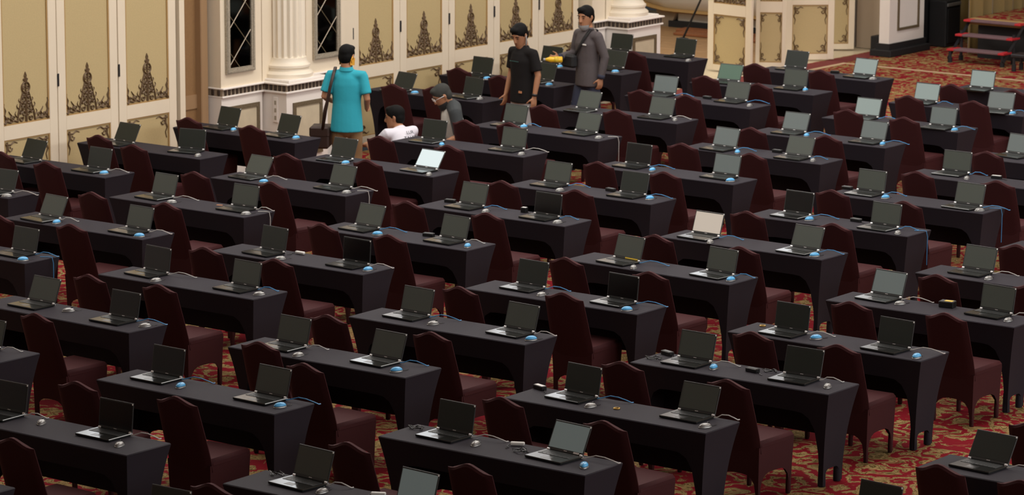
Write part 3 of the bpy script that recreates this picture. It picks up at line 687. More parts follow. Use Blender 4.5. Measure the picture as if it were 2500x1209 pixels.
def pilaster(name, label, cs, zt, wings, nf=0.55, hw=0.42, nw=0.2, ww=0.72):
    t = thing(name, label, 'pilaster', wall_pt(0, cs), WROT, kind='structure')
    zf = zt - 0.10                                     # underside of the frieze
    faces = []                                         # runs of the frieze: (n0,s0)->(n1,s1)
    obj('pedestal', MB().box(-0.1, -hw + 0.03, 0, nf - 0.03, hw - 0.03, zf).mesh('pedestal', M['white_paint']), t)
    fz = obj('frieze', MB().box(-0.1, -hw + 0.015, zf, nf - 0.012, hw - 0.015, zt - 0.022).mesh('frieze', M['frieze']), t)
    led = MB().box(-0.1, -hw - 0.01, zt - 0.022, nf + 0.015, hw + 0.01, zt, 0.006)
    led.box(-0.1, -hw, zf - 0.02, nf, hw, zf + 0.004, 0.005)
    obj('ledge', led.mesh('ledge', M['white_paint']), t)
    faces += [((nf - 0.012, -hw + 0.02), (nf - 0.012, hw - 0.02), 0.0), ((nw if -1 in wings else 0.0, -hw + 0.015), (nf - 0.02, -hw + 0.015), -PI / 2),
              ((nw if 1 in wings else 0.0, hw - 0.015), (nf - 0.02, hw - 0.015), PI / 2)]
    for sg in wings:
        a, b = sorted((sg * hw, sg * (hw + ww)))
        obj('wing', MB().box(-0.1, a, 0, nw - 0.025, b, zf).mesh('wing', M['white_paint']), t)
        obj('wing_upper', MB().box(-0.1, a, zt, nw - 0.03, b, 3.9).mesh('wing_upper', M['cream']), t)
        obj('frieze', MB().box(-0.1, a, zf, nw - 0.012, b, zt - 0.022).mesh('frieze', M['frieze']), t)
        l2 = MB().box(-0.1, a - 0.01, zt - 0.022, nw + 0.015, b + 0.01, zt - 0.0005, 0.006)
        l2.box(-0.1, a - 0.003, zf - 0.02, nw, b + 0.003, zf + 0.003, 0.005)
        obj('ledge', l2.mesh('ledge', M['white_paint']), t)
        faces.append(((nw - 0.012, a + 0.02), (nw - 0.012, b - 0.02), 0.0))
        e = sg * (hw + ww)
        faces.append(((0.0, e), (nw - 0.02, e), sg * PI / 2))
        # lower framed marble panel of the wing
        p0, p1 = a + 0.13, b - 0.06
        fp = obj('panel_frame', border(p0, 0.15, p1, 0.80, 0.05, nw - 0.025, nw - 0.008).mesh('panel_frame', M['dark_frame']), t)
        obj('marble_panel', MB().box(nw - 0.025, p0 + 0.05, 0.20, nw - 0.018, p1 - 0.05, 0.75).mesh('marble_panel', M['marble']), fp)
    fp = obj('panel_frame', border(-hw + 0.14, 0.15, hw - 0.14, zf - 0.14, 0.05, nf - 0.03, nf - 0.012).mesh('panel_frame', M['dark_frame']), t)
    obj('marble_panel', MB().box(nf - 0.03, -hw + 0.19, 0.20, nf - 0.022, hw - 0.19, zf - 0.19).mesh('marble_panel', M['marble']), fp)
    for (n0, s0), (n1, s1), rz in faces:
        Ln = math.hypot(n1 - n0, s1 - s0)
        c = max(1, int(Ln / 0.062))
        for k in range(c):
            u = (k + 0.5) / c
            obj('frieze_block', FBLOCK, t, (lerp(n0, n1, u), lerp(s0, s1, u), zf + 0.004), (0, 0, rz))
    cx = nw + 0.02
    obj('column_plinth', MB().box(-0.1, -0.34, zt, cx + 0.31, 0.34, zt + 0.03, 0.006).mesh('column_plinth', M['white_paint']), t)
    obj('back_pier', MB().box(-0.1, -0.38, zt, cx - 0.06, 0.38, 4.4).mesh('back_pier', M['cream']), t)
    obj('column_base', COLBASE, t, (cx, 0, zt + 0.025))
    obj('shaft', SHAFT, t, (cx, 0, zt - 1.03))
    return t
P1 = pilaster('trim_3', 'cream fluted half column on pedestal between two tall mirrors', 3.60, 1.03, (-1, 1), hw=0.405)
P2 = pilaster('trim_4', 'cream column pedestal with dark frieze beside the open doorway', 10.63, 1.085, (-1,), ww=0.30)

def mirror(label, cs):
    t = thing('wall_mirror', label, 'mirror', wall_pt(0.172, cs, 1.185), WROT, group='tall mirrors on the pilaster')
    w, h, b = 0.25, 2.4, 0.062
    fr = border(-w, 0, w, h, b, 0, 0.03)
    fr.add(*(lambda q: (q.v, q.f))(border(-w + 0.012, 0.012, w - 0.012, h - 0.012, 0.022, 0.03, 0.038)))
    obj('frame', fr.mesh('frame', M['silver_frame']), t)
    g = obj('glass', MB().box(0, -w + b, b, 0.010, w - b, h - b).mesh('glass', M['mirror']), t)
    wi = w - b
    step, rise = 0.43, 0.40
    for k in range(-1, 6):
        for sg, r, nm in ((1, 0.0075, 'lattice_bar'), (-1, 0.0035, 'bevel_line')):
            z0 = b + 0.02 + k * step + (0 if sg > 0 else 0.20)
            za, zc = max(b, z0), min(h - b, z0 + rise)
            if zc - za < 0.05:
                continue
            ya, yc = -wi + 2 * wi * (za - z0) / rise, -wi + 2 * wi * (zc - z0) / rise
            bar = MB().tube([(0.012, sg * ya, za), (0.012, sg * yc, zc)], [(r, 0.005)] * 2, 6)
            obj(nm, bar.mesh(nm, M['lattice'] if sg > 0 else M['dark_frame'], True), g)
    return t
mirror('tall diamond-latticed mirror left of the fluted half column', 2.80)
mirror('tall diamond-latticed mirror right of the fluted half column', 4.37)

# sockets on the pedestal's side
t = thing('wall_outlet', 'small pale socket strip on the pedestal side under the frieze', 'outlet', wall_pt(0.36, 3.60 - 0.405 + 0.028, 0.56), WROT)
obj('plate', MB().box(-0.035, -0.012, 0, 0.035, 0, 0.30, 0.004).mesh('plate', M['white_paint']), t)
for k in range(3):
    obj('socket', MB().box(-0.014, -0.016, 0.03 + k * 0.09, 0.014, -0.011, 0.08 + k * 0.09, 0.003).mesh('socket', M['silver_frame']), t)

# ---- right end: pilaster with black base, speakers, stage, stairs
t = thing('trim_5', 'white panelled pilaster with black base beside the speakers', 'pilaster', kind='structure')
obj('pier', MB().box(-9.70, 26.40, 0.185, -9.53, 27.40, 5).mesh('pier', M['white_paint']), t)
b = MB(); b.box(-9.80, 26.30, 0, -9.44, 27.46, 0.10, 0.01); b.box(-9.73, 26.36, 0.10, -9.50, 27.43, 0.187)
obj('black_base', b.mesh('black_base', M['black']), t)
pf = border(26.62, 0.36, 27.24, 3.4, 0.04, -9.53, -9.512)
obj('panel_frame', pf.mesh('panel_frame', M['dark_frame']), t)
obj('back_pier', MB().box(-10.45, 27.0, 0, -9.70, 27.42, 5).mesh('back_pier', M['jamb_beige']), t)
obj('black_box', MB().box(-9.98, 26.62, 0.0, -9.76, 26.97, 0.25, 0.01).mesh('black_box', M['black']), t)

def loudspeaker(label, x0, y0, x1, y1, h, strip):
    t = thing('loudspeaker', label, 'speaker', ((x0 + x1) / 2, (y0 + y1) / 2, 0), group='black loudspeakers beside the stage')
    a, c = (x1 - x0) / 2, (y1 - y0) / 2
    obj('cabinet', MB().box(-a, -c, 0, a, c, h, 0.015).mesh('cabinet', M['speaker']), t)
    obj('grille', MB().box(a, -c + 0.04, 0.06, a + 0.012, c - 0.04, h - 0.12, 0.005).mesh('grille', M['black']), t)
    if strip:
        obj('handle_strip', MB().box(a, -c + 0.02, h - 0.085, a + 0.016, c - 0.02, h - 0.035, 0.005).mesh('handle_strip', M['silver_shell']), t)
loudspeaker('tall black loudspeaker cabinet next to the white pilaster', -10.15, 27.50, -9.72, 28.10, 1.7, False)
loudspeaker('black loudspeaker with silver strip by the stage stairs', -9.68, 27.80, -9.38, 28.24, 0.70, True)

st = thing('stage', 'raised stage with red patterned carpet top and black front', 'stage', kind='structure')
obj('stage_front', MB().box(-8.45, 27.12, 0, 12, 34.9, 0.50).mesh('stage_front', M['black']), st)
obj('stage_edge', MB().box(-8.55, 27.02, 0.50, 12, 27.16, 0.585, 0.006).mesh('stage_edge', M['moulding']), st)
obj('stage_top', MB().box(-8.55, 27.16, 0.50, 12, 34.9, 0.583).mesh('stage_top', M['carpet']), st)

stair = thing('stage_stairs', 'black steel stairs with three red-edged treads before the stage', 'stairs', (-8.08, 26.42, 0))
for k in range(3):
    z, y = 0.17 + k * 0.19, k * 0.235
    tr = obj('tread', MB().box(-0.46, y - 0.03, z, 0.46, y + 0.22, z + 0.03, 0.006).mesh('tread', M['tread']), stair)
    obj('red_edge', MB().box(-0.47, y - 0.04, z + 0.003, -0.36, y + 0.20, z + 0.033, 0.004).mesh('red_edge', M['red_edge']), tr)
    obj('red_edge', MB().box(0.37, y - 0.04, z + 0.003, 0.47, y + 0.20, z + 0.033, 0.004).mesh('red_edge', M['red_edge']), tr)
for sx in (-1, 1):
    s = MB().tube([(sx * 0.45, -0.02, 0.06), (sx * 0.45, 0.60, 0.56)], [(0.02, 0.035)] * 2, 4, hint=(1, 0, 0))
    obj('stringer', s.mesh('stringer', M['steel']), stair)
    for y in (0.0, 0.32):
        obj('leg', MB().cyl((sx * 0.43, y, 0), (sx * 0.43, y, 0.18 + y * 0.8), 0.024, 8).mesh('leg', M['steel'], True), stair)
        obj('rubber_foot', MB().cyl((sx * 0.43, y, 0), (sx * 0.43, y, 0.07), 0.034, 10).mesh('rubber_foot', M['black'], True), stair)

fs = thing('low_bench', 'low dark bench at the right edge by the stage stairs', 'bench', (-6.95, 26.25, 0))
obj('bench_top', MB().box(-0.40, -0.15, 0.20, 0.40, 0.15, 0.25, 0.01).mesh('bench_top', M['steel']), fs)
for sx in (-1, 1):
    for sy in (-1, 1):
        l = obj('leg', MB().cyl((sx * 0.36, sy * 0.11, 0), (sx * 0.36, sy * 0.11, 0.21), 0.02, 8).mesh('leg', M['steel'], True), fs)
        obj('rubber_foot', MB().cyl((sx * 0.36, sy * 0.11, 0), (sx * 0.36, sy * 0.11, 0.10), 0.032, 10).mesh('rubber_foot', M['black'], True), l)

def curtain(label, a, b, z0, z1, folds):
    n = folds * 6
    a, b = Vector((*a, 0)), Vector((*b, 0))
    d = (b - a); L_ = d.length; d.normalize(); nn = Vector((-d.y, d.x, 0))
    rings = []
    for sd in (0.02, -0.02):
        pass
    prof = []
    for k in range(n + 1):
        u = k / n
        w = 0.07 * math.sin(2 * PI * u * folds) + 0.02 * math.sin(2 * PI * u * folds * 2.3 + 1)
        prof.append(a + d * (L_ * u) + nn * w)
    loop = [p + nn * 0.012 for p in prof] + [p - nn * 0.012 for p in reversed(prof)]
    mbb = MB().loft([[(p.x, p.y, z) for p in loop] for z in (z0, (z0 + z1) / 2, z1)])
    o = obj('stage_curtain', mbb.mesh('stage_curtain', M['curtain'], True))
    return tag(o, label, 'curtain', 'gold stage curtains')
curtain('gold pleated side curtain along the edge of the stage', (-8.68, 27.3), (-8.68, 31.5), 0.02, 6.0, 14)
curtain('gold pleated backdrop curtain across the rear of the stage', (-8.6, 31.7), (4, 31.7), 0.6, 6.0, 30)
curtain('dark gold curtain filling the corner behind the loudspeakers', (-10.15, 28.9), (-8.9, 28.9), 0.02, 6.0, 5)

# ---- foyer furniture: curved white counter, reddish board and a slim black pole
ct = thing('foyer_counter', 'white curved counter with bronze trim on a black plinth in foyer', 'counter', (0, 0, 0))
obj('plinth', MB().box(-14.05, 27.25, 0, -11.0, 28.0, 0.11, 0.008).mesh('plinth', M['black']), ct)
obj('lower_band', MB().box(-13.9, 27.30, 0.11, -11.0, 28.0, 0.25, 0.006).mesh('lower_band', M['plaster']), ct)
tr = MB()
hull = MB()
def hull_pts(off):
    out = []
    for k in range(19):
        u = k / 18
        x = lerp(-15.6, -11.0, u)
        lift = 0.55 * max(0, (0.36 - u) / 0.36) ** 1.7
        out.append((x, lift))
    return out
rings = []
for x, lift in hull_pts(0):
    zb = 0.30 + lift
    prof = [(27.98, zb), (27.22, zb), (27.08, zb + 0.12), (27.0, zb + 0.32), (26.98, zb + 0.62), (27.02, zb + 0.95), (27.98, zb + 0.95)]
    rings.append([(x, y, z) for y, z in prof])
hull.loft(rings)
obj('curved_body', hull.mesh('curved_body', M['plaster'], True), ct)
rings = []
for x, lift in hull_pts(0):
    zb = 0.245 + lift
    rings.append([(x, 27.16, zb), (x, 27.10, zb + 0.028), (x, 27.16, zb + 0.06), (x, 27.4, zb + 0.06), (x, 27.4, zb)])
obj('bronze_trim', MB().loft(rings).mesh('bronze_trim', M['moulding'], True), ct)
obj('end_bracket', MB().loft([[(-14.45, 27.3, 0.0), (-14.06, 27.3, 0.0), (-14.06, 27.7, 0.0), (-14.45, 27.7, 0.0)],
                              [(-14.20, 27.25, 0.13), (-13.95, 27.25, 0.13), (-13.95, 27.7, 0.13), (-14.20, 27.7, 0.13)],
                              [(-14.30, 27.2, 0.34), (-13.85, 27.2, 0.28), (-13.85, 27.7, 0.28), (-14.30, 27.7, 0.34)]]).mesh('end_bracket', M['frieze'], True), ct)
rb = thing('wooden_board', 'reddish brown wooden boards lying on the foyer floor', 'board', (-12.85, 26.72, 0.008), 0.0)
obj('plank', MB().box(-0.55, -0.28, 0, 1.2, 0.02, 0.04, 0.006).mesh('plank', M['redwood']), rb)
obj('plank', MB().box(-0.72, 0.04, 0, 1.2, 0.33, 0.05, 0.006).mesh('plank', M['redwood']), rb)
pole = thing('light_stand', 'slim black leaning pole standing in the foyer', 'stand', (-12.99, 26.10, 0.008))
obj('pole', MB().tube([(0, 0, 0), (1.05, 0, 2.05)], [0.017, 0.013], 8).mesh('pole', M['black'], True), pole)
obj('base', MB().lathe([(0.09, 0), (0.09, 0.015), (0.03, 0.03)], 14).mesh('base', M['black'], True), pole)

# clerestory windows high on the left wall, above the folding panels
pane = MB().box(-0.02, 0, 0, 0.0, 1.16, 2.5).mesh('pane', mat('daylit_glass', (0.6, 0.65, 0.7), 0.4, emit=(0.93, 0.97, 1.0), estr=2.3))
mull = MB().box(-0.02, -0.05, 0, 0.06, 0.05, 2.5).mesh('mullion', M['white_paint'])
for k in range(5):
    s0 = -1.0 + k * 4.4
    wn = tag(obj('window_%d' % (k + 1), border(-0.12, 3.62, 3.72, 6.38, 0.12, -0.05, 0.08).mesh('window_frame', M['white_paint']), None, wall_pt(0, s0), (0, 0, WROT)),
             'high daylit window above the panelled wall, %s from the left' % NUM[k], 'window', kind='structure')
    for q in range(3):
        obj('pane', pane, wn, (0, q * 1.2 + 0.02, 3.74))
    for q in (1, 2):
        obj('mullion', mull, wn, (0, q * 1.2, 3.74))
# ------------------------------------------------------------------ tables, chairs, laptops
def arch(e, e0, w, za, zmin=0.012, p=2.6):
    s = min(1.0, max(0.0, (e - e0) / w))
    return zmin + (za - zmin) * (1 - (1 - s) ** p) ** (1 / p)
def skirt(mb, W, D, H, ins, za, e0, wd, cy=0.0, nu=26, nz=9, pw=2.0):
    """stretch cover: four sides that hug the legs, each with an arched hem; za = (front, right, back, left)"""
    inset = lambda z: ins * (1 - (max(0, z) / H) ** pw)
    for side in range(4):
        along = W / 2 if side in (0, 2) else D / 2
        perp = D / 2 if side in (0, 2) else W / 2
        full = 2 * along
        grid = []
        for a in range(nu + 1):
            u = 0.5 - 0.5 * math.cos(PI * a / nu)
            zb = arch(min(u, 1 - u) * full, e0[side], wd[side], za[side])
            colm = []
            for k in range(nz + 1):
                z = lerp(H, zb, k / nz)
                i = inset(z)
                l = -along + i + u * (full - 2 * i)
                q = perp - i - 0.012 * math.sin(PI * u) * (1 - z / H)
                x, y = ((l, -q), (q, l), (-l, q), (-q, -l))[side]
                colm.append((x, y + cy, z))
            grid.append(colm)
        mb.loft(grid, cap=False, closed=False)
    return mb
TBL_TOP = MB().box(-0.9, -0.225, 0.736, 0.9, 0.225, 0.75, 0.007).mesh('cover_top', M['cloth'], True)
TBL_SKIRT = skirt(MB(), 1.796, 0.446, 0.742, 0.085, (0.57, 0.13, 0.33, 0.13), (0.045, 0.05, 0.045, 0.05), (0.24, 0.10, 0.24, 0.10)).mesh('cover_skirt', M['cloth'], 'all')
FOOT = MB().lathe([(0.024, 0), (0.030, 0.006), (0.030, 0.05), (0.026, 0.16)], 12).mesh('foot', M['cloth'], True)

CFOOT = MB().lathe([(0.014, 0), (0.018, 0.005), (0.019, 0.05), (0.016, 0.15)], 12).mesh('foot', M['maroon'], True)
CH_W, CH_D = 0.41, 0.45
def chair_back():
    zt = lambda x: 0.884 + 0.061 * math.exp(-(x / 0.105) ** 2) + 0.006 * max(0, (abs(x) - 0.14) / 0.05)
    rings = []
    nx = 12
    hs = [0, 0.15, 0.35, 0.55, 0.75, 0.9, 0.97, 1.0]
    for h in hs:
        front, back = [], []
        for k in range(nx + 1):
            u = -1 + 2 * k / nx
            ztop = zt(u * 0.192)
            z = lerp(0.38, ztop, h)
            hw = lerp(0.205, 0.192, max(0, (z - 0.6) / 0.3)) if z > 0.6 else 0.205
            x = u * hw
            yc = 0.035 - 0.165 * max(0, (z - 0.40) / 0.545)
            th = 0.026 * max(0.12, (1 - abs(u) ** 6) ** 0.5)
            if h == 1.0:
                th *= 0.45; z += 0.002
            front.append((x, yc + th, z)); back.append((x, yc - th, z))
        rings.append(front + back[::-1])
    return MB().loft(rings).mesh('backrest', M['maroon'], True)
CH_BACK = chair_back()
CH_SEAT = MB().box(-CH_W / 2, 0.015, 0.405, CH_W / 2, CH_D + 0.02, 0.475, 0.022).mesh('seat', M['maroon'], True)
CH_SKIRT = skirt(MB(), CH_W - 0.004, CH_D, 0.43, 0.012, (0.21, 0.22, 0.20, 0.22), (0.02,) * 4, (0.15,) * 4, cy=CH_D / 2 + 0.005, nu=14, nz=6).mesh('cover_skirt', M['maroon'], 'all')

LPW, LPH = 0.33, 0.215
LB = MB().box(-LPW / 2, -0.235, 0.003, LPW / 2, 0.004, 0.020, 0.004).mesh('base', M['lap_base'])
kb = MB()
for r in range(5):
    n = 14 if r < 4 else 8
    for c in range(n):
        w = 0.288 / n
        x0 = -0.144 + c * w
        y0 = -0.028 - r * 0.0185
        kb.box(x0 + 0.0015, y0 - 0.0165, 0.0195, x0 + w - 0.0015, y0, 0.0222)
LKEYS = kb.mesh('keys', M['lap_key'])
LTP = MB().box(-0.045, -0.205, 0.0195, 0.035, -0.150, 0.0206).mesh('touchpad', M['lap_pad'])
LLID = MB().box(-LPW / 2, -0.004, 0, LPW / 2, 0.004, LPH, 0.003).mesh('lid', M['lap_lid'])
LSCR = {k: MB().box(-LPW / 2 + 0.010, -0.0052, 0.020, LPW / 2 - 0.010, -0.0035, LPH - 0.012).mesh('screen', m) for k, m in SCR.items()}
LPAD = MB().box(LPW / 2 - 0.0125, -0.0075, LPH - 0.0155, LPW / 2 - 0.003, -0.003, LPH - 0.004, 0.001).mesh('corner_sticker', M['white_pad'])
LHINGE = MB().cyl((-0.011, 0, 0), (0.011, 0, 0), 0.0100, 12).mesh('hinge', M['silver'], True)
LCAM = MB().box(-0.012, -0.0055, LPH - 0.009, 0.012, -0.0035, LPH - 0.004).mesh('webcam', M['lap_key'])
LLOGO = MB().box(-0.014, -0.0048, 0.009, 0.014, -0.0035, 0.0125).mesh('badge', M['silver'])
LTAPE = MB().box(-0.02, -0.0065, 0.004, 0.13, -0.0038, 0.016).mesh('yellow_tape', M['yellow'])
LSTK = MB().box(0.075, -0.0065, 0.004, 0.125, -0.0038, 0.017).mesh('white_sticker', M['white_pad'])

def dome(w, l, h, z0, nm, m, k0=0.0, k1=1.0):
    rings = []
    for i in range(7):
        t = lerp(k0, k1, i / 6) * PI / 2
        c, s = math.cos(t) ** 0.7 if i < 6 or k1 < 1 else 0.02, math.sin(t)
        rings.append([(w / 2 * c * math.cos(a) * (1 + 0.08 * math.sin(a)), l / 2 * c * math.sin(a), z0 + h * s) for a in [2 * PI * k / 16 for k in range(16)]])
    return MB().loft(rings).mesh(nm, m, 'all')
MS_BODY = dome(0.064, 0.112, 0.022, 0.0, 'mouse_body', M['silver_shell'])
MS_TOP = {'b': dome(0.062, 0.108, 0.037, 0.002, 'top_shell', M['blue_shell'], 0.20), 'w': dome(0.060, 0.106, 0.030, 0.002, 'top_shell', M['silver_shell'], 0.22)}
MS_WHEEL = MB().cyl((-0.004, 0.028, 0.028), (0.004, 0.028, 0.028), 0.010, 10).mesh('scroll_wheel', M['black_plastic'], True)
MS_CORD = MB().tube([(0, 0.050, 0.006), (0.004, 0.075, 0.004), (-0.006, 0.10, 0.004), (-0.022, 0.115, 0.004)], 0.0022, 5).mesh('mouse_cord', M['black_plastic'], True)
CABLE = {}
for cc, mm in (('b', M['blue_cable']), ('w', M['white_cable'])):
    for v in range(3):
        r = random.Random(v * 5 + 3)
        L_ = 0.17 + 0.05 * v
        pts = [(0, 0, 0.008), (0.03, 0.008, 0.014), (L_ * 0.35, 0.018 + 0.01 * v, 0.034), (L_ * 0.65, 0.028, 0.036), (L_ * 0.90, 0.04, 0.020), (L_, 0.06, 0.005), (L_ + 0.004, 0.078, 0.0045)]
        CABLE[(cc, v)] = MB().tube(pts, 0.0042, 6).mesh('network_cable', mm, True)

COLN = {-3: 'wall column', -2: 'second column from wall', -1: 'third column from wall', 0: 'fourth column from wall', 1: 'fifth column from wall', 2: 'column across aisle'}
ORDER = {}
for c in COLN:
    for n, t in enumerate(sorted((t for t in TABLES if t[0] == c), key=lambda t: t[3])):
        ORDER[(c, t[1])] = NUM[n]
def where(i, j):
    return '%s table from camera, %s' % (ORDER[(i, j)], COLN[i])
for (i, j, x, y, r) in TABLES:
    t = thing('draped_table', 'black stretch-covered %s' % where(i, j), 'table', (x, y, 0), r, 'black covered tables in rows')
    obj('cover_top', TBL_TOP, t)
    obj('cover_skirt', TBL_SKIRT, t)
    for sx in (-1, 1):
        for sy in (-1, 1):
            obj('foot', FOOT, t, (sx * 0.786, sy * 0.111, 0))
SIDE = {'L': 'left', 'R': 'right'}
for n, (i, j, sd, x, y) in enumerate(CHAIRS):
    t = thing('banquet_chair', 'maroon covered chair, %s place at %s' % (SIDE[sd], where(i, j)), 'chair', (x, y + 0.13, 0), random.uniform(-0.05, 0.05), 'maroon covered banquet chairs')
    obj('backrest', CH_BACK, t)
    obj('seat', CH_SEAT, t)
    obj('cover_skirt', CH_SKIRT, t)
    for sx in (-1, 1):
        for yy in (0.034, CH_D - 0.024):
            obj('foot', CFOOT, t, (sx * (CH_W / 2 - 0.028), yy, 0))
SCRW = {'d': 'black screen', 'k': 'dark screen', 'g': 'grey-green screen', 'p': 'pale grey screen', 'P': 'bright pale screen', 'W': 'brilliant white screen', 'B': 'beige lit screen',
        'G': 'green lit screen', 'Y': 'yellow tape', 'S': 'white sticker'}
for n, (i, j, sd, x, y, rz, tilt, sc, mouse, cab) in enumerate(LAPTOPS):
    t = thing('laptop', 'open laptop with %s, %s place, %s' % (SCRW[sc], SIDE[sd], where(i, j)), 'laptop', (x, y, 0.75), math.radians(rz), 'open black laptops on the tables')
    b = obj('base', LB, t)
    k = obj('keys', LKEYS, b)
    k['kind'] = 'stuff'
    obj('touchpad', LTP, b)
    lid = obj('lid', LLID, t, (0, 0.004, 0.018), (-math.radians(tilt), 0, 0))
    obj('screen', LSCR[sc], lid)
    obj('corner_sticker', LPAD, lid)
    obj('webcam', LCAM, lid)
    obj('badge', LLOGO, lid)
    if sc == 'Y':
        obj('yellow_tape', LTAPE, lid)
    if sc == 'S':
        obj('white_sticker', LSTK, lid)
    for sx in (-1, 1):
        obj('hinge', LHINGE, t, (sx * (LPW / 2 - 0.016), 0.003, 0.0195))
    if mouse:
        mx, my, mc = mouse
        a = math.radians(rz)
        lx, ly = (mx - x) * math.cos(a) + (my - y) * math.sin(a), -(mx - x) * math.sin(a) + (my - y) * math.cos(a)
        if abs(lx) < 0.228 and -0.30 < ly < 0.06:          # keep clear of the laptop's base
            lx = 0.228
            mx, my = x + lx * math.cos(a) - ly * math.sin(a), y + lx * math.sin(a) + ly * math.cos(a)
        m = thing('computer_mouse', '%s mouse, %s place, %s' % ('blue and silver' if mc == 'b' else 'silver grey', SIDE[sd], where(i, j)), 'mouse', (mx, my, 0.75), random.uniform(-0.6, 0.5), 'computer mice on the tables')
        obj('mouse_body', MS_BODY, m)
        obj('top_shell', MS_TOP[mc], m)
        obj('scroll_wheel', MS_WHEEL, m)
        obj('mouse_cord', MS_CORD, m)
    if cab in 'bw':
        a = math.radians(rz)
        o = obj('network_cable', CABLE[(cab, n % 3)], None, (x + math.cos(a) * LPW / 2 - 0.004, y + math.sin(a) * LPW / 2 - 0.012, 0.75))
        tag(o, '%s cable from laptop, %s place, %s' % ('blue' if cab == 'b' else 'white', SIDE[sd], where(i, j)), 'cable', 'laptop cables on the tables')

# power adapters, chargers and small things lying on the tables
TB = {(t[0], t[1]): t for t in TABLES}
def coil(r0, turns, seed):
    rr = random.Random(seed)
    return [(r0 * (0.6 + 0.4 * rr.random()) * math.cos(k * 0.7) + rr.uniform(-.02, .02), r0 * 0.6 * math.sin(k * 0.7) + rr.uniform(-.015, .015), 0.005 + 0.008 * (k % 3)) for k in range(int(turns * 9))]
for n, (i, j, sd, x, y, ty) in enumerate(DESK_ITEMS):
    T_ = TB[(i, j)]
    x = min(max(x, T_[2] - 0.84), T_[2] + 0.84)
    y = min(max(y, T_[3] - 0.17), T_[3] + 0.15)
    for l in LAPTOPS:
        if abs(x - l[3]) < 0.29 and -0.28 < y - l[4] < 0.06:
            x = l[3] - 0.295 if x < l[3] else l[3] + 0.295
    if ty == 'p':
        x += 0.12
    w = 'beside %s laptop, %s' % (SIDE[sd], where(i, j))
    if ty in 'bws':
        t = thing('power_adapter', ('white topped' if ty == 'w' else 'black') + ' adapter ' + w, 'adapter', (x, y, 0.75), random.uniform(-0.3, 0.3), 'power adapters on the tables')
        s = 0.055 if ty != 's' else 0.03
        obj('brick', MB().box(-s, -0.025, 0, s, 0.025, 0.032 if ty != 's' else 0.05, 0.004).mesh('brick', M['black_plastic']), t)
        obj('top_label', MB().box(-s + 0.008, -0.018, 0.031 if ty != 's' else 0.049, s - 0.008, 0.018, 0.0335 if ty != 's' else 0.0515).mesh('top_label', M['white_plastic' if ty in 'ws' else 'lap_lid']), t)
        obj('cord', MB().tube([(s, 0, 0.008), (s + 0.03, -0.015, 0.005), (s + 0.05, -0.04, 0.005), (s + 0.08, -0.045, 0.005)], 0.003, 5).mesh('cord', M['black_plastic'], True), t)
    elif ty in 'pS':
        t = thing('white_charger', 'small white charger with cord ' + w, 'charger', (x, y, 0.75), 0.5 if ty == 'S' else 0.0)
        obj('body', MB().box(-0.05, -0.016, 0.006, 0.05, 0.016, 0.028, 0.005).mesh('body', M['white_plastic']), t)
        obj('cord', MB().tube([(-0.05, 0, 0.012), (-0.07, -0.03, 0.005), (-0.05, -0.07, 0.005), (-0.07, -0.10, 0.005)], 0.003, 5).mesh('cord', M['black_plastic'], True), t)
    elif ty == 'B':
        t = thing('equipment_box', 'black and yellow equipment box ' + w, 'box', (x, y, 0.75), 0.15)
        obj('case', MB().box(-0.065, -0.045, 0, 0.065, 0.045, 0.055, 0.006).mesh('case', M['black_plastic']), t)
        obj('yellow_label', MB().box(-0.02, -0.03, 0.0545, 0.05, 0.02, 0.0565).mesh('yellow_label', M['yellow']), t)
    elif ty == 'c':
        o = obj('cable_coil', MB().tube(coil(0.06, 2.2, n), 0.0035, 5).mesh('cable_coil', M['black_plastic'], True), None, (x, y, 0.75))
        tag(o, 'tangled black cable ' + w, 'cable', 'tangled cables on the tables')
    elif ty == 'o':
        o = obj('paper_scrap', MB().box(-0.03, -0.015, 0, 0.03, 0.015, 0.004, 0.001).mesh('paper_scrap', M['orange_patch']), None, (x, y, 0.75), (0, 0, 0.3))
        tag(o, 'small brown paper scrap ' + w, 'paper')
    elif ty == 'r':
        rings = [[((0.022 + 0.005 * math.cos(b)) * math.cos(a), (0.022 + 0.005 * math.cos(b)) * math.sin(a), 0.005 + 0.005 * math.sin(b)) for b in [2 * PI * q / 6 for q in range(6)]] for a in [2 * PI * q / 18 for q in range(19)]]
        o = obj('tape_ring', MB().loft(rings, cap=False).mesh('tape_ring', M['gold'], True), None, (x, y, 0.75))
        tag(o, 'small golden ring lying on %s' % where(i, j), 'ring')
# cables that hang over table ends
for (i, j, cc, ln) in ((0, 8, 'b', 0.33), (0, 7, 'b', 0.32), (-2, 3, 'b', 0.30), (-2, 9, 'w', 0.28), (-2, 5, 'w', 0.22), (-2, 6, 'w', 0.15)):
    T_ = TB[(i, j)]
    x0, y0 = T_[2] + 0.908, T_[3] + 0.12
    o = obj('hanging_cable', MB().tube([(-0.10, -0.05, 0.7555), (-0.03, -0.01, 0.757), (0.0, 0, 0.754), (0.010, 0.005, 0.70), (0.012, 0.0, 0.75 - ln)], 0.0034, 6).mesh('hanging_cable', M['blue_cable' if cc == 'b' else 'white_cable'], True), None, (x0, y0, 0))
    tag(o, '%s cable hanging over right end of %s' % ('blue' if cc == 'b' else 'white', where(i, j)), 'cable', 'hanging cables')
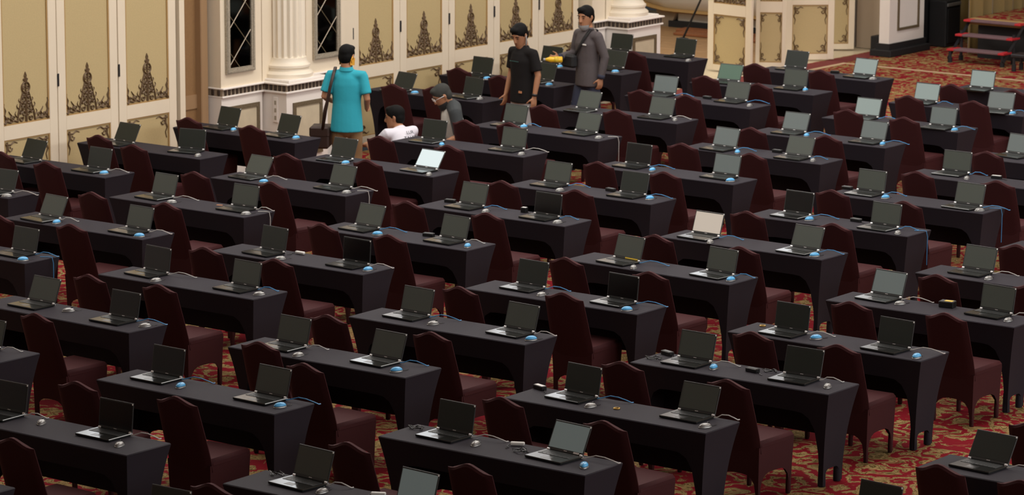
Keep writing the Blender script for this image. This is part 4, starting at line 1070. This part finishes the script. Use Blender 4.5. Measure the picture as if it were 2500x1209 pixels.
# ------------------------------------------------------------------ people and the things they carry
V = Vector
def hand(mb, wrist, direction, side, curl=0.5, scale=1.0):
    """palm and five fingers; side points to the thumb"""
    d = V(direction).normalized()
    s = (V(side) - d * V(side).dot(d)).normalized()
    n = d.cross(s)                                    # curls towards n
    w = V(wrist)
    k = scale
    mb.tube([w - d * 0.02 * k, w + d * 0.02 * k, w + d * 0.06 * k, w + d * 0.09 * k], [(0.027 * k, 0.020 * k), (0.034 * k, 0.018 * k), (0.042 * k, 0.016 * k), (0.040 * k, 0.013 * k)], 10, hint=s)
    for q, (off, ln) in enumerate(((0.030, 0.074), (0.010, 0.084), (-0.011, 0.078), (-0.031, 0.060))):
        p = w + d * 0.085 * k + s * off * k
        pts = [p]
        a = 0.0
        for seg in range(3):
            a += curl * (0.5 + 0.35 * seg)
            p = p + (d * math.cos(a) + n * math.sin(a)) * (ln / 3 * k)
            pts.append(p)
        mb.capsule(pts, [0.0098 * k, 0.0092 * k, 0.0086 * k, 0.0078 * k], 8)
    p = w + d * 0.025 * k + s * 0.030 * k
    mb.capsule([p, p + (d * 0.6 + s * 0.8 + n * 0.2) * 0.035 * k, p + (d * 0.85 + s * 0.7 + n * 0.6) * 0.062 * k], [0.013 * k, 0.0115 * k, 0.009 * k], 8)

def torso_path(P):
    return [V(p) for p in P]

def person(label, loc, facing, J, shirt, trousers, hair='hair', sleeve=0.85, hs=1.0, body_label=None, sleeve_mat=None):
    f = V((facing[0], facing[1], 0)).normalized()
    t = thing('person', label, 'person', (loc[0], loc[1], 0), math.atan2(-f.x, f.y))
    pel, wai, che, nek = (V(J[k]) for k in ('pelvis', 'waist', 'chest', 'neck'))
    hc = V(J['head'])
    yaw, pit = J.get('look', (0, 0))
    HM = Matrix.Translation(hc) @ Matrix.Rotation(yaw, 4, 'Z') @ Matrix.Rotation(-pit, 4, 'X') @ Matrix.Scale(hs, 4)
    hp = lambda x, y, z: HM @ V((x, y, z))
    body = MB()
    # head
    rings = []
    for z, w, c, d in ((-0.120, 0.020, 0.058, 0.018), (-0.104, 0.042, 0.043, 0.045), (-0.075, 0.057, 0.020, 0.073), (-0.03, 0.067, 0.004, 0.090), (0.02, 0.073, 0.0, 0.095),
                       (0.06, 0.072, -0.005, 0.094), (0.095, 0.058, -0.010, 0.076), (0.116, 0.030, -0.012, 0.04)):
        rings.append([hp(w * math.cos(a), c + d * math.sin(a), z) for a in [2 * PI * k / 18 for k in range(18)]])
    body.loft(rings)
    body.capsule([hp(0, 0.086, 0.022), hp(0, 0.098, -0.004), hp(0, 0.104, -0.028)], [0.010, 0.013, 0.017], 8)
    body.capsule([hp(-0.035, 0.080, 0.032), hp(0.035, 0.080, 0.032)], [0.012, 0.012], 8)
    for sx in (-1, 1):
        body.capsule([hp(sx * 0.074, -0.006, 0.022), hp(sx * 0.078, -0.012, 0.0), hp(sx * 0.072, -0.002, -0.026)], [0.014, 0.015, 0.010], 8)
    body.tube([hp(0, -0.018, -0.02), hp(0, -0.022, -0.085), nek, nek + (che - nek) * 0.25], [0.054 * hs, 0.054 * hs, 0.060, 0.075], 14)
    # trunk inside the clothes
    X = J.get('across', (1, 0, 0))
    body.tube([pel, wai, che, che + (nek - che) * 0.6, nek], [(0.145, 0.10), (0.135, 0.095), (0.150, 0.10), (0.145, 0.085), (0.06, 0.055)], 16, hint=X)
    for sd in ('R', 'L'):
        sh, el, wr, hd, thumb, curl = J['arm' + sd]
        sh, el, wr = V(sh), V(el), V(wr)
        body.capsule([sh, sh + (el - sh) * 0.5, el, el + (wr - el) * 0.35, wr], [0.046, 0.043, 0.037, 0.036, 0.026], 12)
        hand(body, wr, hd, thumb, curl)
        hip, kn, an = (V(p) for p in J['leg' + sd])
        body.capsule([hip, hip + (kn - hip) * 0.5, kn, kn + (an - kn) * 0.4, an], [0.078, 0.070, 0.052, 0.048, 0.036], 12)
        tv = V(J.get('toe' + sd, (0, 1, 0)))
        body.capsule([an + V((0, 0, -0.03)), an + tv * 0.14 + V((0, 0, -0.045))], [0.034, 0.026], 10)
    b = obj('body', remeshed(body, 'body', M['skin'], 0.009, 3), t)
    # face
    face = MB()
    for sx in (-1, 1):
        c = hp(sx * 0.032, 0.087, 0.012)
        face.ellipsoid(c, (0.013, 0.010, 0.006), 10, 6)
    obj('eyes', face.mesh('eyes', M['eye'], 'all'), b)
    br = MB()
    for sx in (-1, 1):
        br.capsule([hp(sx * 0.016, 0.093, 0.033), hp(sx * 0.034, 0.092, 0.038), hp(sx * 0.052, 0.080, 0.033)], [0.005, 0.006, 0.004], 6)
    obj('eyebrows', br.mesh('eyebrows', M[hair], 'all'), b)
    lp = MB().capsule([hp(-0.022, 0.082, -0.066), hp(0, 0.090, -0.064), hp(0.022, 0.082, -0.066)], [0.005, 0.007, 0.005], 6)
    obj('lips', lp.mesh('lips', M['lip'], 'all'), b)
    h = MB()
    def ell(c, r):
        rings = []
        for i in range(11):
            tt = PI * (0.04 + 0.92 * i / 10) - PI / 2
            rings.append([hp(c[0] + r[0] * math.cos(tt) * math.cos(a), c[1] + r[1] * math.cos(tt) * math.sin(a), c[2] + r[2] * math.sin(tt)) for a in [2 * PI * k / 18 for k in range(18)]])
        h.loft(rings)
    ell((0, -0.014, 0.048), (0.084, 0.104, 0.088))
    ell((0, -0.045, 0.0), (0.079, 0.066, 0.085))
    ell((0.01, 0.045, 0.092), (0.060, 0.050, 0.034))
    for sx in (-1, 1):
        h.capsule([hp(sx * 0.070, 0.022, 0.05), hp(sx * 0.071, 0.018, 0.005)], [0.014, 0.008], 8)
    obj('hair', remeshed(h, 'hair', M[hair], 0.010, 2), t)
    # shirt
    s = MB()
    dn = (pel - wai).normalized()
    hem = J.get('hem', 0.14)
    s.tube([pel + dn * hem, pel + dn * hem * 0.4, wai, che, che + (nek - che) * 0.45, che + (nek - che) * 0.75, nek + (nek - che) * 0.05],
           [(0.186, 0.140), (0.178, 0.135), (0.160, 0.124), (0.172, 0.126), (0.150, 0.106), (0.098, 0.080), (0.066, 0.064)], 22, hint=X)
    for sd in ('R', 'L'):
        sh, el, wr = (V(p) for p in J['arm' + sd][:3])
        ip = che + (nek - che) * 0.45
        L1 = (el - sh).length
        if sleeve <= 1.0:
            e = sh + (el - sh) * sleeve
            s.capsule([ip + (sh - ip) * 0.35, sh, sh + (e - sh) * 0.6], [0.080, 0.064, 0.060], 14)
            s.tube([sh, sh + (e - sh) * 0.5, e], [0.062, 0.063, 0.066], 14)
        else:
            s.capsule([ip + (sh - ip) * 0.35, sh, sh + (el - sh) * 0.6], [0.080, 0.064, 0.060], 14)
            s.capsule([sh, sh + (el - sh) * 0.5, el, el + (wr - el) * 0.5, wr - (wr - el) * 0.06], [0.065, 0.061, 0.054, 0.049, 0.042], 14)
    so = obj('shirt', remeshed(s, 'shirt', M[shirt], 0.011, 5), t)
    # trousers and shoes
    p = MB()
    p.capsule([pel + dn * 0.10, pel, wai + (pel - wai) * 0.45], [(0.165, 0.118), (0.160, 0.115), (0.148, 0.108)], 18, hint=X)
    sm = MB()
    for sd in ('R', 'L'):
        hip, kn, an = (V(q) for q in J['leg' + sd])
        p.capsule([pel + (hip - pel) * 0.6, hip, hip + (kn - hip) * 0.5, kn, kn + (an - kn) * 0.5, an + (kn - an) * 0.1], [0.082, 0.080, 0.080, 0.070, 0.064, 0.058], 14)
        tv = V(J.get('toe' + sd, (0, 1, 0)))
        sm.capsule([an + V((0, 0, -0.045)) - tv * 0.03, an + tv * 0.08 + V((0, 0, -0.048)), an + tv * 0.18 + V((0, 0, -0.056))], [0.043, 0.041, 0.033], 12)
    obj('trousers', remeshed(p, 'trousers', M[trousers], 0.012, 5), t)
    obj('shoes', remeshed(sm, 'shoes', M['black_plastic'], 0.010, 3), t)
    return t, b, so, HM

FH = V((CF.x, CF.y, 0)).normalized()
RH = V((CR.x, CR.y, 0)).normalized()
def stand(**k):
    J = dict(pelvis=(0, 0, 0.93), waist=(0, 0.005, 1.06), chest=(0, 0.01, 1.27), neck=(0, -0.005, 1.455), head=(0, 0.025, 1.575), hem=0.15,
             armR=((0.185, 0, 1.395), (0.235, -0.03, 1.12), (0.235, 0.06, 0.87), (0, 0.25, -1), (-0.3, 1, 0), 0.35),
             armL=((-0.185, 0, 1.395), (-0.235, -0.03, 1.12), (-0.235, 0.06, 0.87), (0, 0.25, -1), (0.3, 1, 0), 0.35),
             legR=((0.092, 0, 0.87), (0.10, 0.02, 0.48), (0.10, -0.01, 0.085)), legL=((-0.092, 0, 0.87), (-0.10, 0.02, 0.48), (-0.10, -0.01, 0.085)))
    J.update(k)
    return J

# man in the turquoise polo, seen from behind
J = stand(head=(0.0, 0.03, 1.578), look=(-0.30, 0.12), hem=0.19,
          armL=((-0.178, 0, 1.372), (-0.245, -0.05, 1.13), (-0.20, 0.17, 1.06), (0.3, 1, -0.1), (0.3, 0, 1), 0.5),
          armR=((0.178, 0, 1.372), (0.235, -0.04, 1.11), (0.20, 0.16, 0.98), (-0.25, 1, -0.2), (-0.3, 0, 1), 0.5))
t, b, so, HM = person('person in turquoise polo and khaki trousers seen from behind', (-8.16, 12.34), FH * 0.97 + RH * 0.10, J, 'turquoise', 'khaki', sleeve=0.78, hs=1.04)
col = MB().tube([(0, -0.012, 1.435), (0, -0.016, 1.475)], [(0.084, 0.078), (0.068, 0.066)], 20, hint=(1, 0, 0), cap=False)
obj('collar', col.mesh('collar', M['turquoise'], 'all'), so)
mk = MB()
hp = lambda x, y, z: HM @ V((x, y, z))
mk.loft([[hp(0.078 * math.cos(a), 0.012 + 0.098 * math.sin(a), z) for a in [-0.62 + (PI + 1.24) * k / 14 for k in range(15)]] for z in (-0.09, -0.06, -0.03, -0.012)], cap=False, closed=False)
obj('face_mask', mk.mesh('face_mask', M['orange_mask'], 'all'), b)
ms = MB()
for sx in (-1, 1):
    ms.tube([hp(sx * 0.070, 0.0, -0.03), hp(sx * 0.082, -0.03, 0.0), hp(sx * 0.074, -0.045, -0.03), hp(sx * 0.066, -0.01, -0.08)], 0.008, 6)
obj('mask_straps', ms.mesh('mask_straps', M['orange_mask'], 'all'), b)
rz = t.rotation_euler.z
bag = thing('shoulder_bag', 'dark brown leather bag hanging at the hip of the turquoise polo', 'bag', t.location, rz)
obj('bag_body', MB().box(-0.40, -0.10, 0.55, -0.19, 0.16, 0.79, 0.02).mesh('bag_body', M['leather']), bag)
obj('flap', MB().box(-0.41, -0.105, 0.68, -0.185, 0.165, 0.80, 0.018).mesh('flap', M['leather']), bag)
strap = MB().tube([(-0.26, -0.10, 0.76), (-0.215, -0.135, 1.0), (-0.165, -0.140, 1.25), (-0.130, -0.105, 1.40), (-0.125, 0.0, 1.462), (-0.145, 0.10, 1.40), (-0.20, 0.145, 1.2), (-0.27, 0.14, 0.95), (-0.29, 0.12, 0.76)],
                  [(0.018, 0.005)] * 9, 6, hint=(1, 0, 0))
obj('strap', strap.mesh('strap', M['leather'], 'all'), bag)

# man in the charcoal tee looking down to the left
J = stand(head=(0.0, 0.055, 1.565), neck=(0, 0.0, 1.445), look=(0.25, 0.42), hem=0.15,
          armL=((-0.178, 0, 1.365), (-0.245, -0.02, 1.11), (-0.235, 0.03, 0.86), (0, 0.1, -1), (0.2, 1, 0), 0.4),
          armR=((0.178, 0, 1.365), (0.225, -0.01, 1.11), (0.225, 0.07, 0.86), (0, 0.2, -1), (-0.2, 1, 0), 0.4))
t, b, so, HM = person('person in charcoal tee looking down, wearing a wristwatch', (-7.83, 15.17), -RH * 0.72 - FH * 0.62, J, 'tee_black', 'grey_cloth', sleeve=0.80, hs=1.10)
w = MB().tube([(-0.2365, 0.026, 0.900), (-0.2355, 0.030, 0.872)], [0.034, 0.033], 12)
obj('wristwatch', w.mesh('wristwatch', M['black_plastic'], 'all'), b)
hp = lambda x, y, z: HM @ V((x, y, z))
mk = MB().tube([hp(-0.082, -0.004, 0.012), hp(-0.086, 0.012, -0.03), hp(-0.078, 0.022, -0.075), hp(-0.064, 0.03, -0.115)], [(0.004, 0.004), (0.010, 0.006), (0.016, 0.006), (0.006, 0.004)], 8)
obj('hanging_mask', mk.mesh('hanging_mask', M['mask_white'], 'all'), b)
pr_ = text_mesh('- - - - - -', 0.045, M['teal_print'])
obj('chest_print', pr_, so, (0.0, 0.142, 1.26), (PI / 2 - 0.06, 0, PI))
obj('hem_label', MB().box(-0.115, 0.118, 0.90, -0.065, 0.128, 0.925).mesh('hem_label', M['orange_patch']), so)

# man in the grey shirt holding a bottle out
J = stand(pelvis=(0, 0, 0.95), waist=(0, 0.005, 1.08), chest=(0, 0.015, 1.30), neck=(0, 0.0, 1.485), head=(0.0, 0.04, 1.61), look=(0.28, 0.12), hem=0.17,
          armL=((-0.18, 0, 1.395), (-0.25, -0.06, 1.14), (-0.235, -0.01, 0.89), (0, 0.15, -1), (0.2, 1, 0), 0.5),
          armR=((0.18, 0, 1.395), (0.235, 0.03, 1.15), (0.20, 0.30, 1.12), (-0.15, 1, 0.02), (-0.2, 0, 1), 1.05),
          legR=((0.092, 0, 0.88), (0.10, 0.10, 0.50), (0.10, 0.12, 0.085)), legL=((-0.092, 0, 0.88), (-0.10, -0.04, 0.49), (-0.10, -0.18, 0.10)))
t, b, so, HM = person('person in grey long-sleeved shirt holding out a yellow bottle', (-8.04, 16.76), -RH * 0.76 - FH * 0.60, J, 'grey_shirt', 'navy', sleeve=2.0, hs=1.12)
hp = lambda x, y, z: HM @ V((x, y, z))
mk = MB().loft([[hp(w_ * math.cos(a), 0.030 + (w_ + 0.006) * math.sin(a), z) for a in [0.15 + (PI - 0.3) * k / 12 for k in range(13)]] for z, w_ in ((-0.128, 0.040), (-0.108, 0.056), (-0.085, 0.064), (-0.068, 0.066))], cap=False, closed=False)
obj('chin_mask', mk.mesh('chin_mask', M['mask_white'], 'all'), b)
for sd, (el, wr) in (('R', (V((0.235, 0.03, 1.15)), V((0.20, 0.30, 1.12)))), ('L', (V((-0.25, -0.06, 1.14)), V((-0.235, -0.01, 0.89))))):
    obj('cuff', MB().tube([wr - (wr - el) * 0.16, wr + (wr - el) * 0.02], [0.046, 0.044], 14).mesh('cuff', M['navy'], 'all'), so)
obj('pocket_print', MB().box(-0.125, 0.130, 1.285, -0.055, 0.142, 1.303, 0.003).mesh('pocket_print', M['white_plastic']), so)
rz, loc = t.rotation_euler.z, t.location
xb = thing('crossbody_bag', 'black crossbody pouch on the chest of the grey shirt', 'bag', loc, rz)
obj('pouch', MB().box(0.02, 0.135, 1.00, 0.25, 0.225, 1.16, 0.025).mesh('pouch', M['black']), xb)
obj('strap', MB().tube([(0.06, 0.16, 1.14), (-0.02, 0.158, 1.26), (-0.085, 0.130, 1.38), (-0.105, 0.055, 1.478), (-0.10, -0.06, 1.465), (-0.04, -0.135, 1.30), (0.08, -0.150, 1.13), (0.185, -0.06, 1.06), (0.205, 0.08, 1.06), (0.20, 0.15, 1.06)],
                    [(0.006, 0.021)] * 10, 6, hint=(0, 1, 0)).mesh('strap', M['black'], 'all'), xb)
bo = thing('drink_bottle', 'yellow bottle held in the outstretched hand of the grey shirt', 'bottle', loc, rz)
A, B_ = V((0.118, 0.300, 1.105)), V((0.225, 0.435, 1.105))
d = (B_ - A)
bb = MB().tube([A, A + d * 0.05, A + d * 0.5, A + d * 0.85, A + d * 1.05, A + d * 1.25], [0.024, 0.038, 0.036, 0.037, 0.024, 0.013], 16)
obj('bottle_body', bb.mesh('bottle_body', M['bottle'], 'all'), bo)
obj('bottle_label', MB().tube([A + d * 0.3, A + d * 0.6], [0.0380, 0.0378], 16).mesh('bottle_label', M['yellow'], 'all'), bo)
obj('cap', MB().tube([A + d * 1.22, A + d * 1.36], [0.016, 0.016], 12).mesh('cap', M['mask_white'], 'all'), bo)

# man squatting in the white tee, looking left
J = dict(pelvis=(0, -0.12, 0.24), waist=(0, -0.13, 0.38), chest=(0, -0.04, 0.57), neck=(0, 0.045, 0.725), head=(0, 0.12, 0.83), look=(0.75, 0.12), hem=0.10,
         armR=((0.185, 0.02, 0.675), (0.25, 0.20, 0.47), (0.16, 0.42, 0.50), (-0.3, 1, 0), (-1, 0, 0.4), 0.6),
         armL=((-0.185, 0.02, 0.675), (-0.25, 0.20, 0.47), (-0.16, 0.42, 0.50), (0.3, 1, 0), (1, 0, 0.4), 0.6),
         legR=((0.10, -0.10, 0.25), (0.16, 0.32, 0.45), (0.13, 0.06, 0.085)), legL=((-0.10, -0.10, 0.25), (-0.16, 0.32, 0.45), (-0.13, 0.06, 0.085)))
t, b, so, HM = person('person in white tee squatting behind a table, looking left', (-7.90, 12.98), -RH * 0.62 + FH * 0.78, J, 'white_tee', 'navy', sleeve=0.85, hs=1.06)
bk = V((0, -0.177, 0.60))
obj('lettering', text_mesh('LUR', 0.055, M['dark_print']), so, (0.035, -0.128, 0.672), (PI / 2 - 0.5, 0, 0))
obj('lettering', text_mesh('TALIPU', 0.060, M['dark_print']), so, (0.035, -0.158, 0.615), (PI / 2 - 0.5, 0, 0))

# man crouching in the raglan tee, head bowed
J = dict(pelvis=(0, -0.02, 0.46), waist=(0, 0.0, 0.58), chest=(0, 0.06, 0.775), neck=(0, 0.10, 0.945), head=(0.0, 0.175, 1.05), look=(0.05, 0.55), hem=0.12,
         armL=((-0.185, 0.07, 0.885), (-0.245, 0.03, 0.625), (-0.20, 0.24, 0.525), (0.2, 1, -0.3), (1, 0, 0.3), 0.5),
         armR=((0.185, 0.07, 0.885), (0.235, 0.06, 0.625), (0.18, 0.28, 0.525), (-0.2, 1, -0.3), (-1, 0, 0.3), 0.5),
         legR=((0.10, -0.02, 0.40), (0.15, 0.33, 0.47), (0.12, 0.10, 0.085)), legL=((-0.10, -0.02, 0.40), (-0.15, 0.33, 0.47), (-0.12, 0.10, 0.085)))
t, b, so, HM = person('grey-haired person crouching in raglan tee with dark sleeves, head bowed', (-7.60, 13.62), -RH * 0.93 - FH * 0.25, J, 'offwhite_tee', 'navy', hair='grey_hair', sleeve=0.85, hs=1.06)
sl = MB()
for sx in (-1, 1):
    sh, el = V((sx * 0.185, 0.07, 0.885)), V(((-0.245, 0.03, 0.625) if sx < 0 else (0.235, 0.06, 0.625)))
    sl.capsule([V((sx * 0.075, 0.06, 0.93)), sh, sh + (el - sh) * 0.55], [0.088, 0.080, 0.074], 14)
    sl.tube([sh, sh + (el - sh) * 0.5, sh + (el - sh) * 0.92], [0.078, 0.075, 0.074], 14)
obj('raglan_sleeves', remeshed(sl, 'raglan_sleeves', M['slate'], 0.011, 4), so)
hp = lambda x, y, z: HM @ V((x, y, z))
mk = MB().loft([[hp(0.064 * math.cos(a), 0.020 + 0.078 * math.sin(a), z) for a in [-0.3 + (PI + 0.6) * k / 12 for k in range(13)]] for z in (-0.130, -0.105, -0.08, -0.06)], cap=False, closed=False)
obj('chin_mask', mk.mesh('chin_mask', M['mask_black'], 'all'), b)
gl = MB()
for sx in (-1, 1):
    gl.tube([hp(sx * 0.032 + 0.024 * math.cos(a), 0.104, 0.010 + 0.018 * math.sin(a)) for a in [2 * PI * k / 12 for k in range(13)]], 0.0028, 5)
    gl.tube([hp(sx * 0.056, 0.100, 0.016), hp(sx * 0.080, 0.04, 0.016), hp(sx * 0.084, -0.01, 0.010)], 0.0028, 5)
gl.tube([hp(-0.010, 0.106, 0.014), hp(0.010, 0.106, 0.014)], 0.0028, 5)
obj('glasses', gl.mesh('glasses', M['silver'], 'all'), b)

# plastic bag lying beside the table end near the turquoise polo
rr = random.Random(4)
rings = []
for i in range(8):
    tt = PI * (0.06 + 0.88 * i / 7) - PI / 2
    rings.append([((0.20 * math.cos(tt) * math.cos(a)) * rr.uniform(0.8, 1.15), 0.15 * math.cos(tt) * math.sin(a) * rr.uniform(0.8, 1.15), 0.12 + 0.115 * math.sin(tt) * rr.uniform(0.85, 1.0)) for a in [2 * PI * k / 14 for k in range(14)]])
o = obj('plastic_bag', MB().loft(rings).mesh('plastic_bag', M['bag_film'], False), None, (-7.82, 11.22, 0.005))
tag(o, 'crumpled lilac plastic bag on the floor by the wall-side table', 'bag')
